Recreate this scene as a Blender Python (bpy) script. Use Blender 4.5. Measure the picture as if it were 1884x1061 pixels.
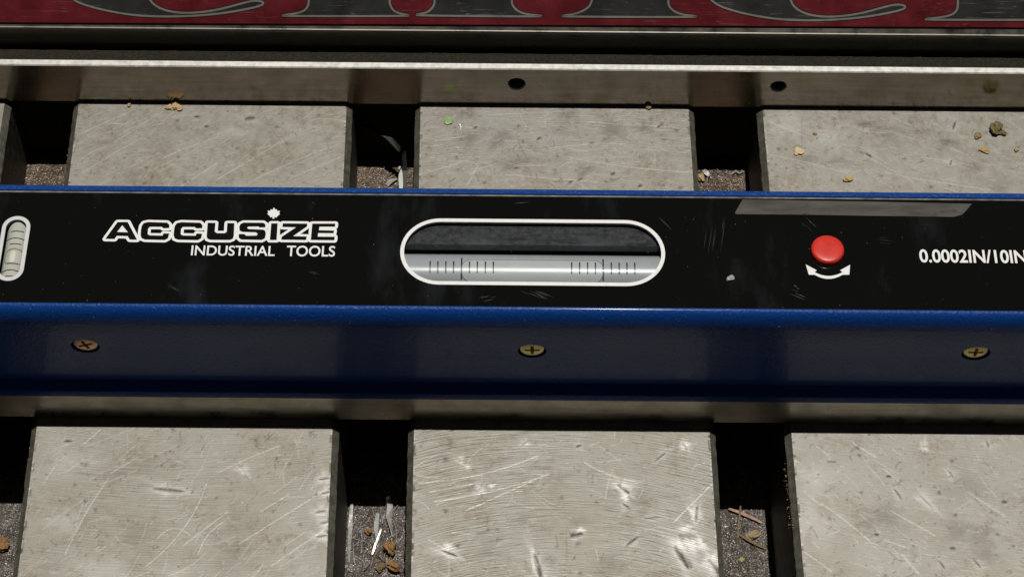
import bpy, bmesh, math, random
import numpy as np
from mathutils import Vector, Matrix
random.seed(7); rng = np.random.default_rng(7)
S = 0.001                                   # everything below is written in millimetres
scene = bpy.context.scene
for o in list(bpy.data.objects): bpy.data.objects.remove(o)

# ------------------------------------------------------------------ camera
W, HH, FPX, PITCH, DIST, ROLL, HL = 1884, 1061, 3956.0, math.radians(57), 520.0, 0.0085, 50.0
fw = np.array([0, math.cos(PITCH), -math.sin(PITCH)])
CAM = np.array([0, 0, HL]) - DIST * fw
R0 = np.array([1., 0, 0]); U0 = np.cross(R0, fw)
R2 = R0 * math.cos(ROLL) + U0 * math.sin(ROLL); U2 = -R0 * math.sin(ROLL) + U0 * math.cos(ROLL)
cd = bpy.data.cameras.new('camera'); cam = bpy.data.objects.new('camera', cd)
scene.collection.objects.link(cam); scene.camera = cam
cd.sensor_width = 36; cd.lens = 36 * FPX / W; cd.clip_start = 0.01; cd.clip_end = 100
M = Matrix(((R2[0], U2[0], -fw[0], CAM[0]*S), (R2[1], U2[1], -fw[1], CAM[1]*S), (R2[2], U2[2], -fw[2], CAM[2]*S), (0, 0, 0, 1)))
cam.matrix_world = M

# ------------------------------------------------------------------ dim shop, one hard lamp high above, a little behind and to the right
world = bpy.data.worlds.new('World'); scene.world = world; world.use_nodes = True
bg = world.node_tree.nodes['Background']; bg.inputs[0].default_value = (0.95, 0.97, 1.0, 1); bg.inputs[1].default_value = 0.016
ld = bpy.data.lights.new('ceiling_lamp', 'SPOT'); lamp = bpy.data.objects.new('ceiling_lamp', ld)
scene.collection.objects.link(lamp)
ld.energy = 2600; ld.color = (1.0, 0.965, 0.90); ld.shadow_soft_size = 0.022; ld.spot_size = math.radians(30); ld.spot_blend = 0.3
LT = Vector((0.052, 0.071, 1.0)); lamp.location = LT.normalized() * 8.0
lamp.rotation_euler = (LT).to_track_quat('Z', 'Y').to_euler()
scene.view_settings.view_transform = 'Standard'; scene.view_settings.look = 'None'
scene.view_settings.exposure = 0.0; scene.view_settings.gamma = 1.0

# ------------------------------------------------------------------ helpers
def ray(x, y): return fw * FPX + R2 * (x - W / 2) - U2 * (y - HH / 2)
def atz(x, y, z):
    v = ray(x, y); return CAM + v * ((z - CAM[2]) / v[2])
def atY(x, y, Y):
    v = ray(x, y); return CAM + v * ((Y - CAM[1]) / v[1])
def atp(x, y, P0, n):
    v = ray(x, y); return CAM + v * (np.dot(np.array(P0) - CAM, n) / np.dot(v, n))

BASE = {}
def thing(name, label, cat, loc=(0, 0, 0), group=None):
    o = bpy.data.objects.new(name, None); scene.collection.objects.link(o)
    o.location = [c * S for c in loc]; o.empty_display_size = 0.01
    o['label'] = label; o['category'] = cat
    if group: o['group'] = group
    BASE[o.name] = np.array(loc, float); return o
def link(name, me, mat, parent=None, label=None):
    o = bpy.data.objects.new(name, me); scene.collection.objects.link(o)
    if mat is not None:
        me.materials.clear(); me.materials.append(mat)
    if parent is not None:
        o.parent = parent; BASE[o.name] = BASE[parent.name]
    if label: o['label'] = label
    return o
def obj(name, verts, faces, mat, parent=None, smooth=False, label=None, bevel=0, loc=None, auto=None):
    base = BASE[parent.name] if parent is not None else np.array(loc if loc is not None else (0, 0, 0), float)
    v = (np.asarray(verts, float) - base) * S
    me = bpy.data.meshes.new(name); me.from_pydata(v.tolist(), [], [list(f) for f in faces]); me.update()
    bm = bmesh.new(); bm.from_mesh(me)
    if bevel > 0:
        bmesh.ops.bevel(bm, geom=[e for e in bm.edges if len(e.link_faces) == 2 and e.calc_face_angle(0) > 0.5], offset=bevel * S, segments=2, affect='EDGES', profile=0.5)
    bmesh.ops.recalc_face_normals(bm, faces=bm.faces)
    bm.to_mesh(me); bm.free()
    if smooth: me.polygons.foreach_set('use_smooth', [True] * len(me.polygons))
    if auto: me.set_sharp_from_angle(angle=math.radians(auto))
    o = link(name, me, mat, parent, label)
    if parent is None:
        o.location = [c * S for c in base]; BASE[o.name] = base
    return o
def box(x0, x1, y0, y1, z0, z1):
    v = [(x, y, z) for z in (z0, z1) for y in (y0, y1) for x in (x0, x1)]
    return v, [(0, 2, 3, 1), (4, 5, 7, 6), (0, 1, 5, 4), (2, 6, 7, 3), (0, 4, 6, 2), (1, 3, 7, 5)]
def extrude_x(profile, x0, x1, n=1):
    m = len(profile); v = []; f = []
    for i in range(n + 1):
        x = x0 + (x1 - x0) * i / n
        v += [(x, p[0], p[1]) for p in profile]
    for i in range(n):
        for j in range(m):
            a = i * m + j; b = i * m + (j + 1) % m
            f.append((a, b, b + m, a + m))
    f.append(tuple(range(m))[::-1]); f.append(tuple(n * m + j for j in range(m)))
    return v, f
def fill(loops, thick=0.0, offset=0.0):
    """2-D loops (mm) -> filled mesh data, holes by even-odd; thickness centred on z=0"""
    cu = bpy.data.curves.new('tmp', 'CURVE'); cu.dimensions = '2D'; cu.fill_mode = 'BOTH' if thick else 'FRONT'
    cu.extrude = thick / 2 * S; cu.offset = offset * S
    for lp in loops:
        sp = cu.splines.new('POLY'); sp.points.add(len(lp) - 1); sp.use_cyclic_u = True
        for p, q in zip(sp.points, lp): p.co = (q[0] * S, q[1] * S, 0, 1)
    o = bpy.data.objects.new('tmp', cu); scene.collection.objects.link(o)
    dg = bpy.context.evaluated_depsgraph_get(); dg.update()
    me = bpy.data.meshes.new_from_object(o.evaluated_get(dg), preserve_all_data_layers=False, depsgraph=dg)
    v = np.array([tuple(a.co) for a in me.vertices]).reshape(-1, 3) / S; f = [tuple(p.vertices) for p in me.polygons]
    bpy.data.objects.remove(o); bpy.data.curves.remove(cu); bpy.data.meshes.remove(me)
    return v, f
def textmesh(s, weight=0.0, shear=0.0):
    cu = bpy.data.curves.new('tmp', 'FONT'); cu.body = s; cu.size = 1.0; cu.offset = weight; cu.shear = shear; cu.resolution_u = 6
    o = bpy.data.objects.new('tmp', cu); scene.collection.objects.link(o)
    dg = bpy.context.evaluated_depsgraph_get(); dg.update()
    me = bpy.data.meshes.new_from_object(o.evaluated_get(dg), preserve_all_data_layers=False, depsgraph=dg)
    v = np.array([tuple(a.co) for a in me.vertices]); f = [tuple(p.vertices) for p in me.polygons]
    bpy.data.objects.remove(o); bpy.data.curves.remove(cu); bpy.data.meshes.remove(me)
    return v, f
def boolean_cut(o, cutters):
    """cut (verts, faces) solids given in world mm out of object o"""
    base = BASE[o.name]; tmp = []
    for v, f in cutters:
        me = bpy.data.meshes.new('cut'); me.from_pydata(((np.asarray(v, float) - base) * S).tolist(), [], [list(q) for q in f])
        bm = bmesh.new(); bm.from_mesh(me); bmesh.ops.recalc_face_normals(bm, faces=bm.faces); bm.to_mesh(me); bm.free()
        c = bpy.data.objects.new('cut', me); scene.collection.objects.link(c); tmp.append(c)
        if o.parent: c.parent = o.parent
        m = o.modifiers.new('b', 'BOOLEAN'); m.operation = 'DIFFERENCE'; m.solver = 'EXACT'; m.object = c
    dg = bpy.context.evaluated_depsgraph_get(); dg.update()
    me = bpy.data.meshes.new_from_object(o.evaluated_get(dg), depsgraph=dg)
    o.modifiers.clear(); old = o.data; mats = [m for m in old.materials]; o.data = me
    me.materials.clear(); [me.materials.append(m) for m in mats]
    for c in tmp: bpy.data.objects.remove(c)
def cyl_y(cx, cz, r, y0, y1, n=32):
    v = []; f = []
    for y in (y0, y1):
        v += [(cx + r * math.cos(2 * math.pi * i / n), y, cz + r * math.sin(2 * math.pi * i / n)) for i in range(n)]
    f = [(i, (i + 1) % n, n + (i + 1) % n, n + i) for i in range(n)] + [tuple(range(n))[::-1], tuple(range(n, 2 * n))]
    return v, f
def stadium(cx, cy, hx, hy, n=16):
    """rounded capsule outline with half sizes hx, hy"""
    r = min(hx, hy); pts = []
    if hx >= hy:
        for i in range(n + 1): a = -math.pi / 2 + math.pi * i / n; pts.append((cx + hx - r + r * math.cos(a), cy + r * math.sin(a)))
        for i in range(n + 1): a = math.pi / 2 + math.pi * i / n; pts.append((cx - hx + r + r * math.cos(a), cy + r * math.sin(a)))
    else:
        for i in range(n + 1): a = math.pi * i / n; pts.append((cx + r * math.cos(a), cy + hy - r + r * math.sin(a)))
        for i in range(n + 1): a = math.pi + math.pi * i / n; pts.append((cx + r * math.cos(a), cy - hy + r + r * math.sin(a)))
    return pts

# ------------------------------------------------------------------ materials
class NT:
    def __init__(s, name):
        s.m = bpy.data.materials.new(name); s.m.use_nodes = True; s.t = s.m.node_tree; s.t.nodes.clear()
        s.out = s.t.nodes.new('ShaderNodeOutputMaterial')
    def n(s, typ, **kw):
        nd = s.t.nodes.new(typ)
        for k, v in kw.items():
            if hasattr(nd, k): setattr(nd, k, v)
        return nd
    def put(s, sock, v):
        if isinstance(v, bpy.types.NodeSocket): s.t.links.new(v, sock)
        elif isinstance(v, (tuple, list)) and len(v) == 3 and sock.type == 'RGBA': sock.default_value = (*v, 1)
        else: sock.default_value = v
    def coord(s, scale=(1, 1, 1), rot=(0, 0, 0), loc=(0, 0, 0)):
        c = s.n('ShaderNodeTexCoord'); mp = s.n('ShaderNodeMapping')
        s.put(mp.inputs['Vector'], c.outputs['Object']); mp.inputs['Scale'].default_value = scale; mp.inputs['Rotation'].default_value = rot; mp.inputs['Location'].default_value = loc
        return mp.outputs[0]
    def noise(s, scale, detail=4, rough=0.55, vec=None, dist=0.0):
        nd = s.n('ShaderNodeTexNoise'); nd.inputs['Scale'].default_value = scale; nd.inputs['Detail'].default_value = detail
        nd.inputs['Roughness'].default_value = rough; nd.inputs['Distortion'].default_value = dist
        s.put(nd.inputs['Vector'], vec if vec is not None else s.coord()); return nd.outputs['Fac']
    def voro(s, scale, vec=None, feature='F1'):
        nd = s.n('ShaderNodeTexVoronoi', feature=feature); nd.inputs['Scale'].default_value = scale
        s.put(nd.inputs['Vector'], vec if vec is not None else s.coord()); return nd
    def ramp(s, fac, a, b, ca=0.0, cb=1.0):
        nd = s.n('ShaderNodeMapRange'); s.put(nd.inputs['Value'], fac)
        for k, v in (('From Min', a), ('From Max', b), ('To Min', ca), ('To Max', cb)): nd.inputs[k].default_value = v
        nd.clamp = True; return nd.outputs[0]
    def mix(s, fac, a, b):
        nd = s.n('ShaderNodeMix', data_type='RGBA'); s.put(nd.inputs[0], fac); s.put(nd.inputs[6], a); s.put(nd.inputs[7], b); return nd.outputs[2]
    def math(s, op, a, b=0.0):
        nd = s.n('ShaderNodeMath', operation=op); s.put(nd.inputs[0], a); s.put(nd.inputs[1], b); return nd.outputs[0]
    def bump(s, h, dist, strength=1.0, normal=None):
        nd = s.n('ShaderNodeBump'); nd.inputs['Strength'].default_value = strength; nd.inputs['Distance'].default_value = dist * S
        s.put(nd.inputs['Height'], h)
        if normal is not None: s.put(nd.inputs['Normal'], normal)
        return nd.outputs[0]
    def bsdf(s, color, rough=0.5, metal=0.0, normal=None, coat=0.0, coat_rough=0.05, spec=0.5, **kw):
        p = s.n('ShaderNodeBsdfPrincipled'); s.put(p.inputs['Base Color'], color); s.put(p.inputs['Roughness'], rough); s.put(p.inputs['Metallic'], metal)
        p.inputs['Coat Weight'].default_value = coat; p.inputs['Coat Roughness'].default_value = coat_rough; p.inputs['Specular IOR Level'].default_value = spec
        for k, v in kw.items(): s.put(p.inputs[k], v)
        if normal is not None: s.put(p.inputs['Normal'], normal)
        s.t.links.new(p.outputs[0], s.out.inputs[0]); return s.m

def mat_table(name, cx=0, cy=-90, amp=0.0, tint=(1, 1, 1), period=0.42, side=1):
    t = NT(name)
    at = t.n('ShaderNodeAttribute', attribute_name='tone'); sep = t.n('ShaderNodeSeparateColor'); t.put(sep.inputs[0], at.outputs['Color'])
    bright, dark, pol = sep.outputs[0], sep.outputs[1], sep.outputs[2]
    big = t.noise(55, 5, 0.6); mid = t.noise(420, 6, 0.7); fine = t.noise(2600, 3, 0.7)
    c = lambda k: tuple(a * b for a, b in zip(k, tint))
    col = t.mix(t.ramp(mid, 0.30, 0.70), c((0.37, 0.345, 0.295)), c((0.62, 0.60, 0.55)))
    col = t.mix(t.ramp(big, 0.40, 0.66, 0, 0.5), col, c((0.585, 0.585, 0.57)))
    st = t.math('MULTIPLY', t.ramp(t.noise(85, 6, 0.72, t.coord(loc=(3, 1, 2))), 0.50, 0.70), t.ramp(t.noise(620, 5, 0.7, t.coord(loc=(1, 8, 2))), 0.38, 0.60))
    col = t.mix(t.math('MULTIPLY', st, 0.75), col, c((0.27, 0.205, 0.135)))
    spk = t.math('MULTIPLY', t.ramp(t.noise(1500, 3, 0.65, t.coord(loc=(5, 2, 9))), 0.60, 0.70), t.ramp(big, 0.35, 0.6, 0.3, 1.0))
    col = t.mix(t.math('MULTIPLY', spk, 0.45), col, (0.22, 0.185, 0.14))
    pit = t.ramp(t.voro(700).outputs['Distance'], 0.17, 0.06)
    pit = t.math('MULTIPLY', pit, t.ramp(t.noise(160, 3, 0.6, t.coord(loc=(7, 3, 1))), 0.52, 0.64))
    col = t.mix(t.math('MULTIPLY', pit, 0.8), col, (0.12, 0.09, 0.06))
    rough = t.ramp(mid, 0.3, 0.7, 0.57, 0.69)
    nrm = t.bump(fine, 0.036, 0.7)
    brush = t.noise(1.0, 3, 0.6, t.coord(scale=(260, 3400, 400), rot=(0, 0, 0.22 * side)))
    nrm = t.bump(brush, 0.026, 0.6, nrm)
    if amp:
        tc = t.n('ShaderNodeTexCoord'); sp = t.n('ShaderNodeSeparateXYZ'); t.put(sp.inputs[0], tc.outputs['Object'])
        dx = t.math('SUBTRACT', sp.outputs[0], cx * S); dy = t.math('SUBTRACT', sp.outputs[1], cy * S)
        rr = t.math('SQRT', t.math('ADD', t.math('MULTIPLY', dx, dx), t.math('MULTIPLY', dy, dy)))
        an = t.math('ARCTAN2', dx, dy)
        rr = t.math('ADD', rr, t.math('MULTIPLY', t.noise(90, 3), 0.0007))
        cb = t.n('ShaderNodeCombineXYZ'); t.put(cb.inputs[0], t.math('MULTIPLY', rr, 1.0 / (period * S))); t.put(cb.inputs[1], t.math('MULTIPLY', an, 15.0))
        w = t.noise(1.0, 2.5, 0.6, cb.outputs[0])
        w = t.math('SUBTRACT', w, 0.5)
        zone = t.math('MULTIPLY', t.ramp(t.noise(60, 4, 0.65, t.coord(loc=(1, 5, 0))), 0.36, 0.60, 0.25, 1.0), t.ramp(sp.outputs[1], 0.0, 0.05, 1.0, 0.30))
        w = t.math('MULTIPLY', w, zone)
        nrm = t.bump(w, 0.14 * amp, 1.0, nrm)
        col = t.mix(t.ramp(w, -0.04, -0.20, 0, 0.7 * min(1, amp)), col, (0.24, 0.20, 0.15))
        col = t.mix(t.ramp(w, 0.05, 0.22, 0, 0.38 * min(1, amp)), col, c((0.78, 0.76, 0.70)))
    col = t.mix(pol, col, c((0.84, 0.84, 0.83)))
    col = t.mix(dark, col, (0.11, 0.08, 0.055))
    col = t.mix(bright, col, (0.93, 0.91, 0.86))
    rough = t.math('SUBTRACT', rough, t.math('MULTIPLY', bright, 0.12))
    sc = t.n('ShaderNodeVectorMath', operation='SCALE'); t.put(sc.inputs[0], col); sc.inputs['Scale'].default_value = 0.62; col = sc.outputs[0]
    return t.bsdf(col, rough, t.math('SUBTRACT', 0.97, t.math('MULTIPLY', dark, 0.6)), nrm)
def mat_polished(name, col=(0.36, 0.335, 0.295), rough=0.13, streak=(60, 500, 900), dirt=0.5):
    t = NT(name); v = t.coord(scale=streak)
    a = t.noise(1, 5, 0.6, v); b = t.noise(130, 5, 0.65)
    c = t.mix(t.ramp(a, 0.3, 0.7), tuple(x * 0.82 for x in col), tuple(x * 1.12 for x in col))
    c = t.mix(t.ramp(b, 0.5, 0.72, 0, dirt), c, tuple(x * y for x, y in zip(col, (0.62, 0.54, 0.42))))
    return t.bsdf(c, t.ramp(b, 0.3, 0.75, rough * 0.8, rough * 2.0), 0.97, t.bump(a, 0.006, 0.5))
def mat_blue():
    t = NT('blue_hammered_paint'); v = t.noise(950, 2, 0.5, dist=1.2); w = t.noise(3200, 2, 0.5)
    n = t.bump(w, 0.012, 0.5, t.bump(v, 0.20, 1.0))
    return t.bsdf((0.0044, 0.044, 0.215), 0.38, 0.0, n, coat=0.13, coat_rough=0.10, spec=0.13)
def mat_plate():
    t = NT('black_acrylic'); a = t.noise(60, 5, 0.6, t.coord(scale=(1, 0.35, 1), rot=(0, 0, 0.3))); sp = t.voro(420)
    g = t.ramp(sp.outputs['Distance'], 0.055, 0.02)
    g = t.math('MULTIPLY', g, t.ramp(t.noise(900, 1), 0.58, 0.66))
    sm = t.ramp(a, 0.56, 0.74, 0, 1)
    scr = t.ramp(t.noise(1, 2, 0.5, t.coord(scale=(90, 2600, 100), rot=(0, 0, -0.5))), 0.70, 0.76)
    scr = t.math('MULTIPLY', scr, t.ramp(t.noise(45, 3, 0.5, t.coord(loc=(2, 9, 4))), 0.52, 0.66))
    col = t.mix(t.math('MULTIPLY', sm, 0.55), (0.0045, 0.0046, 0.0042), (0.024, 0.027, 0.033))
    col = t.mix(t.math('MULTIPLY', scr, 0.25), col, (0.10, 0.11, 0.13)); col = t.mix(t.math('MULTIPLY', g, 0.8), col, (0.30, 0.28, 0.24))
    return t.bsdf(col, t.ramp(a, 0.4, 0.75, 0.05, 0.16), 0.0)
def mat_flat(name, col, rough=0.5, metal=0.0, var=0.15, scale=300, coat=0.0, bump=0.0, bscale=1500):
    t = NT(name); a = t.noise(scale, 4, 0.6)
    c = t.mix(t.ramp(a, 0.3, 0.7), tuple(x * (1 - var) for x in col), tuple(min(1, x * (1 + var)) for x in col))
    n = t.bump(t.noise(bscale, 3, 0.6), bump, 1.0) if bump else None
    return t.bsdf(c, t.ramp(a, 0.3, 0.7, rough * 0.85, rough * 1.15), metal, n, coat=coat)
def mat_enamel(name, col, wear=(0.42, 0.36, 0.30), amt=0.55, rough=0.38, fade=0.3, rot=0.25, dens=0.60):
    t = NT(name)
    s1 = t.ramp(t.noise(1, 3, 0.6, t.coord(scale=(70, 1900, 1900), rot=(0, 0, 0))), dens + 0.06, dens + 0.13)
    s2 = t.ramp(t.noise(1, 3, 0.6, t.coord(scale=(240, 1500, 1500), rot=(0, 0, 0.9), loc=(4, 4, 1))), dens + 0.09, dens + 0.15)
    s = t.math('MULTIPLY', t.math('MAXIMUM', s1, s2), t.ramp(t.noise(90, 4, 0.6), 0.38, 0.60))
    a = t.noise(140, 5, 0.65)
    c = t.mix(t.ramp(a, 0.3, 0.72), tuple(x * (1 - fade) for x in col), tuple(x * (1 + fade) for x in col))
    c = t.mix(t.math('MULTIPLY', s, amt), c, wear)
    return t.bsdf(c, t.ramp(a, 0.3, 0.7, rough, rough * 1.4), 0.0, t.bump(s, 0.02, 0.4))
def mat_floor(name, lo, hi, glint=(0.6, 0.57, 0.52)):
    t = NT(name); v = t.voro(1500); g = t.noise(3200, 3, 0.75); a = t.noise(140, 5, 0.65)
    c = t.mix(t.ramp(a, 0.35, 0.65), lo, hi); c = t.mix(t.ramp(g, 0.42, 0.60), t.mix(0.6, c, (0.02, 0.018, 0.016)), c)
    gl = t.math('MULTIPLY', t.ramp(g, 0.56, 0.64), t.ramp(t.noise(600, 2), 0.42, 0.56)); c = t.mix(gl, c, glint)
    return t.bsdf(c, t.ramp(g, 0.4, 0.65, 0.6, 0.3), 0.45, t.bump(v.outputs['Distance'], 0.25, 0.9, t.bump(g, 0.15, 0.8)))
def mat_pane():
    t = NT('clear_pane'); tr = t.n('ShaderNodeBsdfTransparent'); gl = t.n('ShaderNodeBsdfGlossy'); gl.inputs['Roughness'].default_value = 0.03
    fr = t.n('ShaderNodeFresnel'); fr.inputs[0].default_value = 1.45; tr.inputs[0].default_value = (0.96, 0.97, 0.97, 1)
    mx = t.n('ShaderNodeMixShader'); t.put(mx.inputs[0], fr.outputs[0]); t.put(mx.inputs[1], tr.outputs[0]); t.put(mx.inputs[2], gl.outputs[0])
    t.t.links.new(mx.outputs[0], t.out.inputs[0]); return t.m

MB_ = mat_blue(); MPLATE = mat_plate(); MPANE = mat_pane()
MBAR = mat_polished('polished_bar_steel', (0.30, 0.262, 0.212), 0.15, (60, 500, 900), 0.25); MBASE = mat_polished('ground_base_steel', (0.33, 0.305, 0.25), 0.26, (40, 900, 1400), 0.2)
MBARTOP = mat_flat('bright_bar_edge', (0.72, 0.71, 0.67), 0.5, 0.75, 0.10, 700, 0, 0.01)
MWHITE = mat_flat('white_print', (0.78, 0.78, 0.77), 0.5, 0, 0.05, 700)
MBLKPRINT = mat_flat('black_print', (0.006, 0.006, 0.006), 0.15)
MRED = mat_enamel('red_enamel', (0.118, 0.0085, 0.0125), (0.24, 0.14, 0.11), 0.55, dens=0.56); MLET = mat_enamel('dark_letter_enamel', (0.017, 0.0175, 0.018), (0.19, 0.175, 0.145), 0.6, 0.5, 0.35, dens=0.56)
MSILV = mat_enamel('silver_letter_edge', (0.20, 0.19, 0.165), (0.34, 0.32, 0.28), 0.4, 0.45, 0.2); MLETB = mat_flat('black_letter_edge', (0.012, 0.011, 0.011), 0.4)
MHEAD = mat_polished('worn_casting_steel', (0.20, 0.185, 0.16), 0.28, (30, 900, 900), 0.5)
MGRIME = mat_flat('oily_grime', (0.017, 0.0145, 0.008), 1.0, 0, 0.85, 1500, 0, 0.5, 2200)
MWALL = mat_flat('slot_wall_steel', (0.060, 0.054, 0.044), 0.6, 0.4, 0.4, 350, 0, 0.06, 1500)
MFLOORB = mat_floor('rusty_slot_floor', (0.10, 0.062, 0.038), (0.20, 0.135, 0.085)); MFLOORF = mat_floor('chip_covered_slot_floor', (0.075, 0.062, 0.052), (0.19, 0.168, 0.15))
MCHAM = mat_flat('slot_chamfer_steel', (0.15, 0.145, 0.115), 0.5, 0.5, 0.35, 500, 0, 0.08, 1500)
MHOLE = mat_flat('blackened_hole', (0.012, 0.011, 0.010), 0.5, 0.4)
MBRASS = mat_flat('yellow_zinc', (0.80, 0.68, 0.26), 0.34, 0.45, 0.25, 700); MCOPPER = mat_flat('copper_zinc', (0.80, 0.50, 0.28), 0.34, 0.45, 0.2, 700)
MBUTTON = mat_flat('red_plastic', (0.60, 0.030, 0.018), 0.36, 0, 0.10, 250, 0.1)
MVIAL = mat_flat('pale_vial', (0.40, 0.42, 0.44), 0.28, 0, 0.04, 200, 0.15); MBUB = mat_flat('vial_bubble', (0.50, 0.515, 0.525), 0.30, 0, 0.03, 200, 0.6)
MBUBE = mat_flat('bubble_rim', (0.25, 0.26, 0.27), 0.15, 0, 0.05, 200, 0.6); MLINE = mat_flat('graduation_ink', (0.02, 0.02, 0.022), 0.4)
MCV = mat_flat('greenish_vial', (0.47, 0.475, 0.42), 0.22, 0, 0.06, 250, 0.4); MCVB = mat_flat('greenish_bubble', (0.24, 0.245, 0.20), 0.22, 0, 0.06, 250, 0.5)
MCAV = mat_flat('black_cavity', (0.004, 0.004, 0.004), 0.6); 
def mat_ledge():
    t = NT('window_ledge'); a = t.noise(1, 4, 0.6, t.coord(scale=(120, 1200, 400))); b = t.noise(700, 4, 0.7)
    c = t.mix(t.ramp(b, 0.35, 0.65), (0.030, 0.031, 0.034), (0.080, 0.081, 0.086)); c = t.mix(t.ramp(a, 0.55, 0.66, 0, 0.8), c, (0.015, 0.015, 0.015)); c = t.mix(t.ramp(t.noise(45, 3, 0.5), 0.52, 0.66, 0, 0.6), c, (0.10, 0.115, 0.13))
    return t.bsdf(c, 0.28, 0.2, t.bump(b, 0.015, 0.5))
MLEDGE = mat_ledge()
def mat_reflection():  # grey tones of a reflection, put into the colour
    t = NT('painted_reflection'); a = t.noise(150, 5, 0.7); b = t.noise(1, 4, 0.6, t.coord(scale=(60, 260, 100)))
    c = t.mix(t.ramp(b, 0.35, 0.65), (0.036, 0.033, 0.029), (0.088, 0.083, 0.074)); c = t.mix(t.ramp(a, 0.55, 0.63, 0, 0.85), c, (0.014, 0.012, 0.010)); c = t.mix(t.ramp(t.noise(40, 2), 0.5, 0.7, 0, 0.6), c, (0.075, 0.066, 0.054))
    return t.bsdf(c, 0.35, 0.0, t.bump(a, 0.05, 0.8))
MREFL = mat_reflection()
MRUST = mat_flat('orange_rust', (0.27, 0.15, 0.055), 0.9, 0, 0.4, 700, 0, 0.3, 1800); MTAN = mat_flat('tan_crumb', (0.50, 0.35, 0.18), 0.85, 0, 0.3, 900, 0, 0.2, 2500)
MOLIVE = mat_flat('olive_crumb', (0.16, 0.125, 0.045), 0.8, 0, 0.5, 1500, 0, 0.3, 2500); MGREEN = mat_flat('green_paint_flake', (0.24, 0.36, 0.13), 0.5, 0, 0.15, 700)
MSHAV = mat_flat('bright_shaving', (0.68, 0.66, 0.62), 0.34, 0.55, 0.25, 500, 0, 0.15, 900); MCOPW = mat_flat('coppery_splinter', (0.27, 0.16, 0.125), 0.35, 0.6, 0.2, 600)
MDUST = mat_flat('pale_dust', (0.55, 0.50, 0.42), 0.6, 0.1, 0.3, 2000); MTWIG = mat_flat('brown_fibre', (0.16, 0.11, 0.055), 0.8, 0, 0.4, 1500)
MDARKSTRIP = mat_flat('dark_plastic_strip', (0.022, 0.022, 0.018), 0.35)
MCHIP = mat_flat('grey_chip', (0.34, 0.34, 0.33), 0.6, 0.1, 0.2, 1500)

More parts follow.
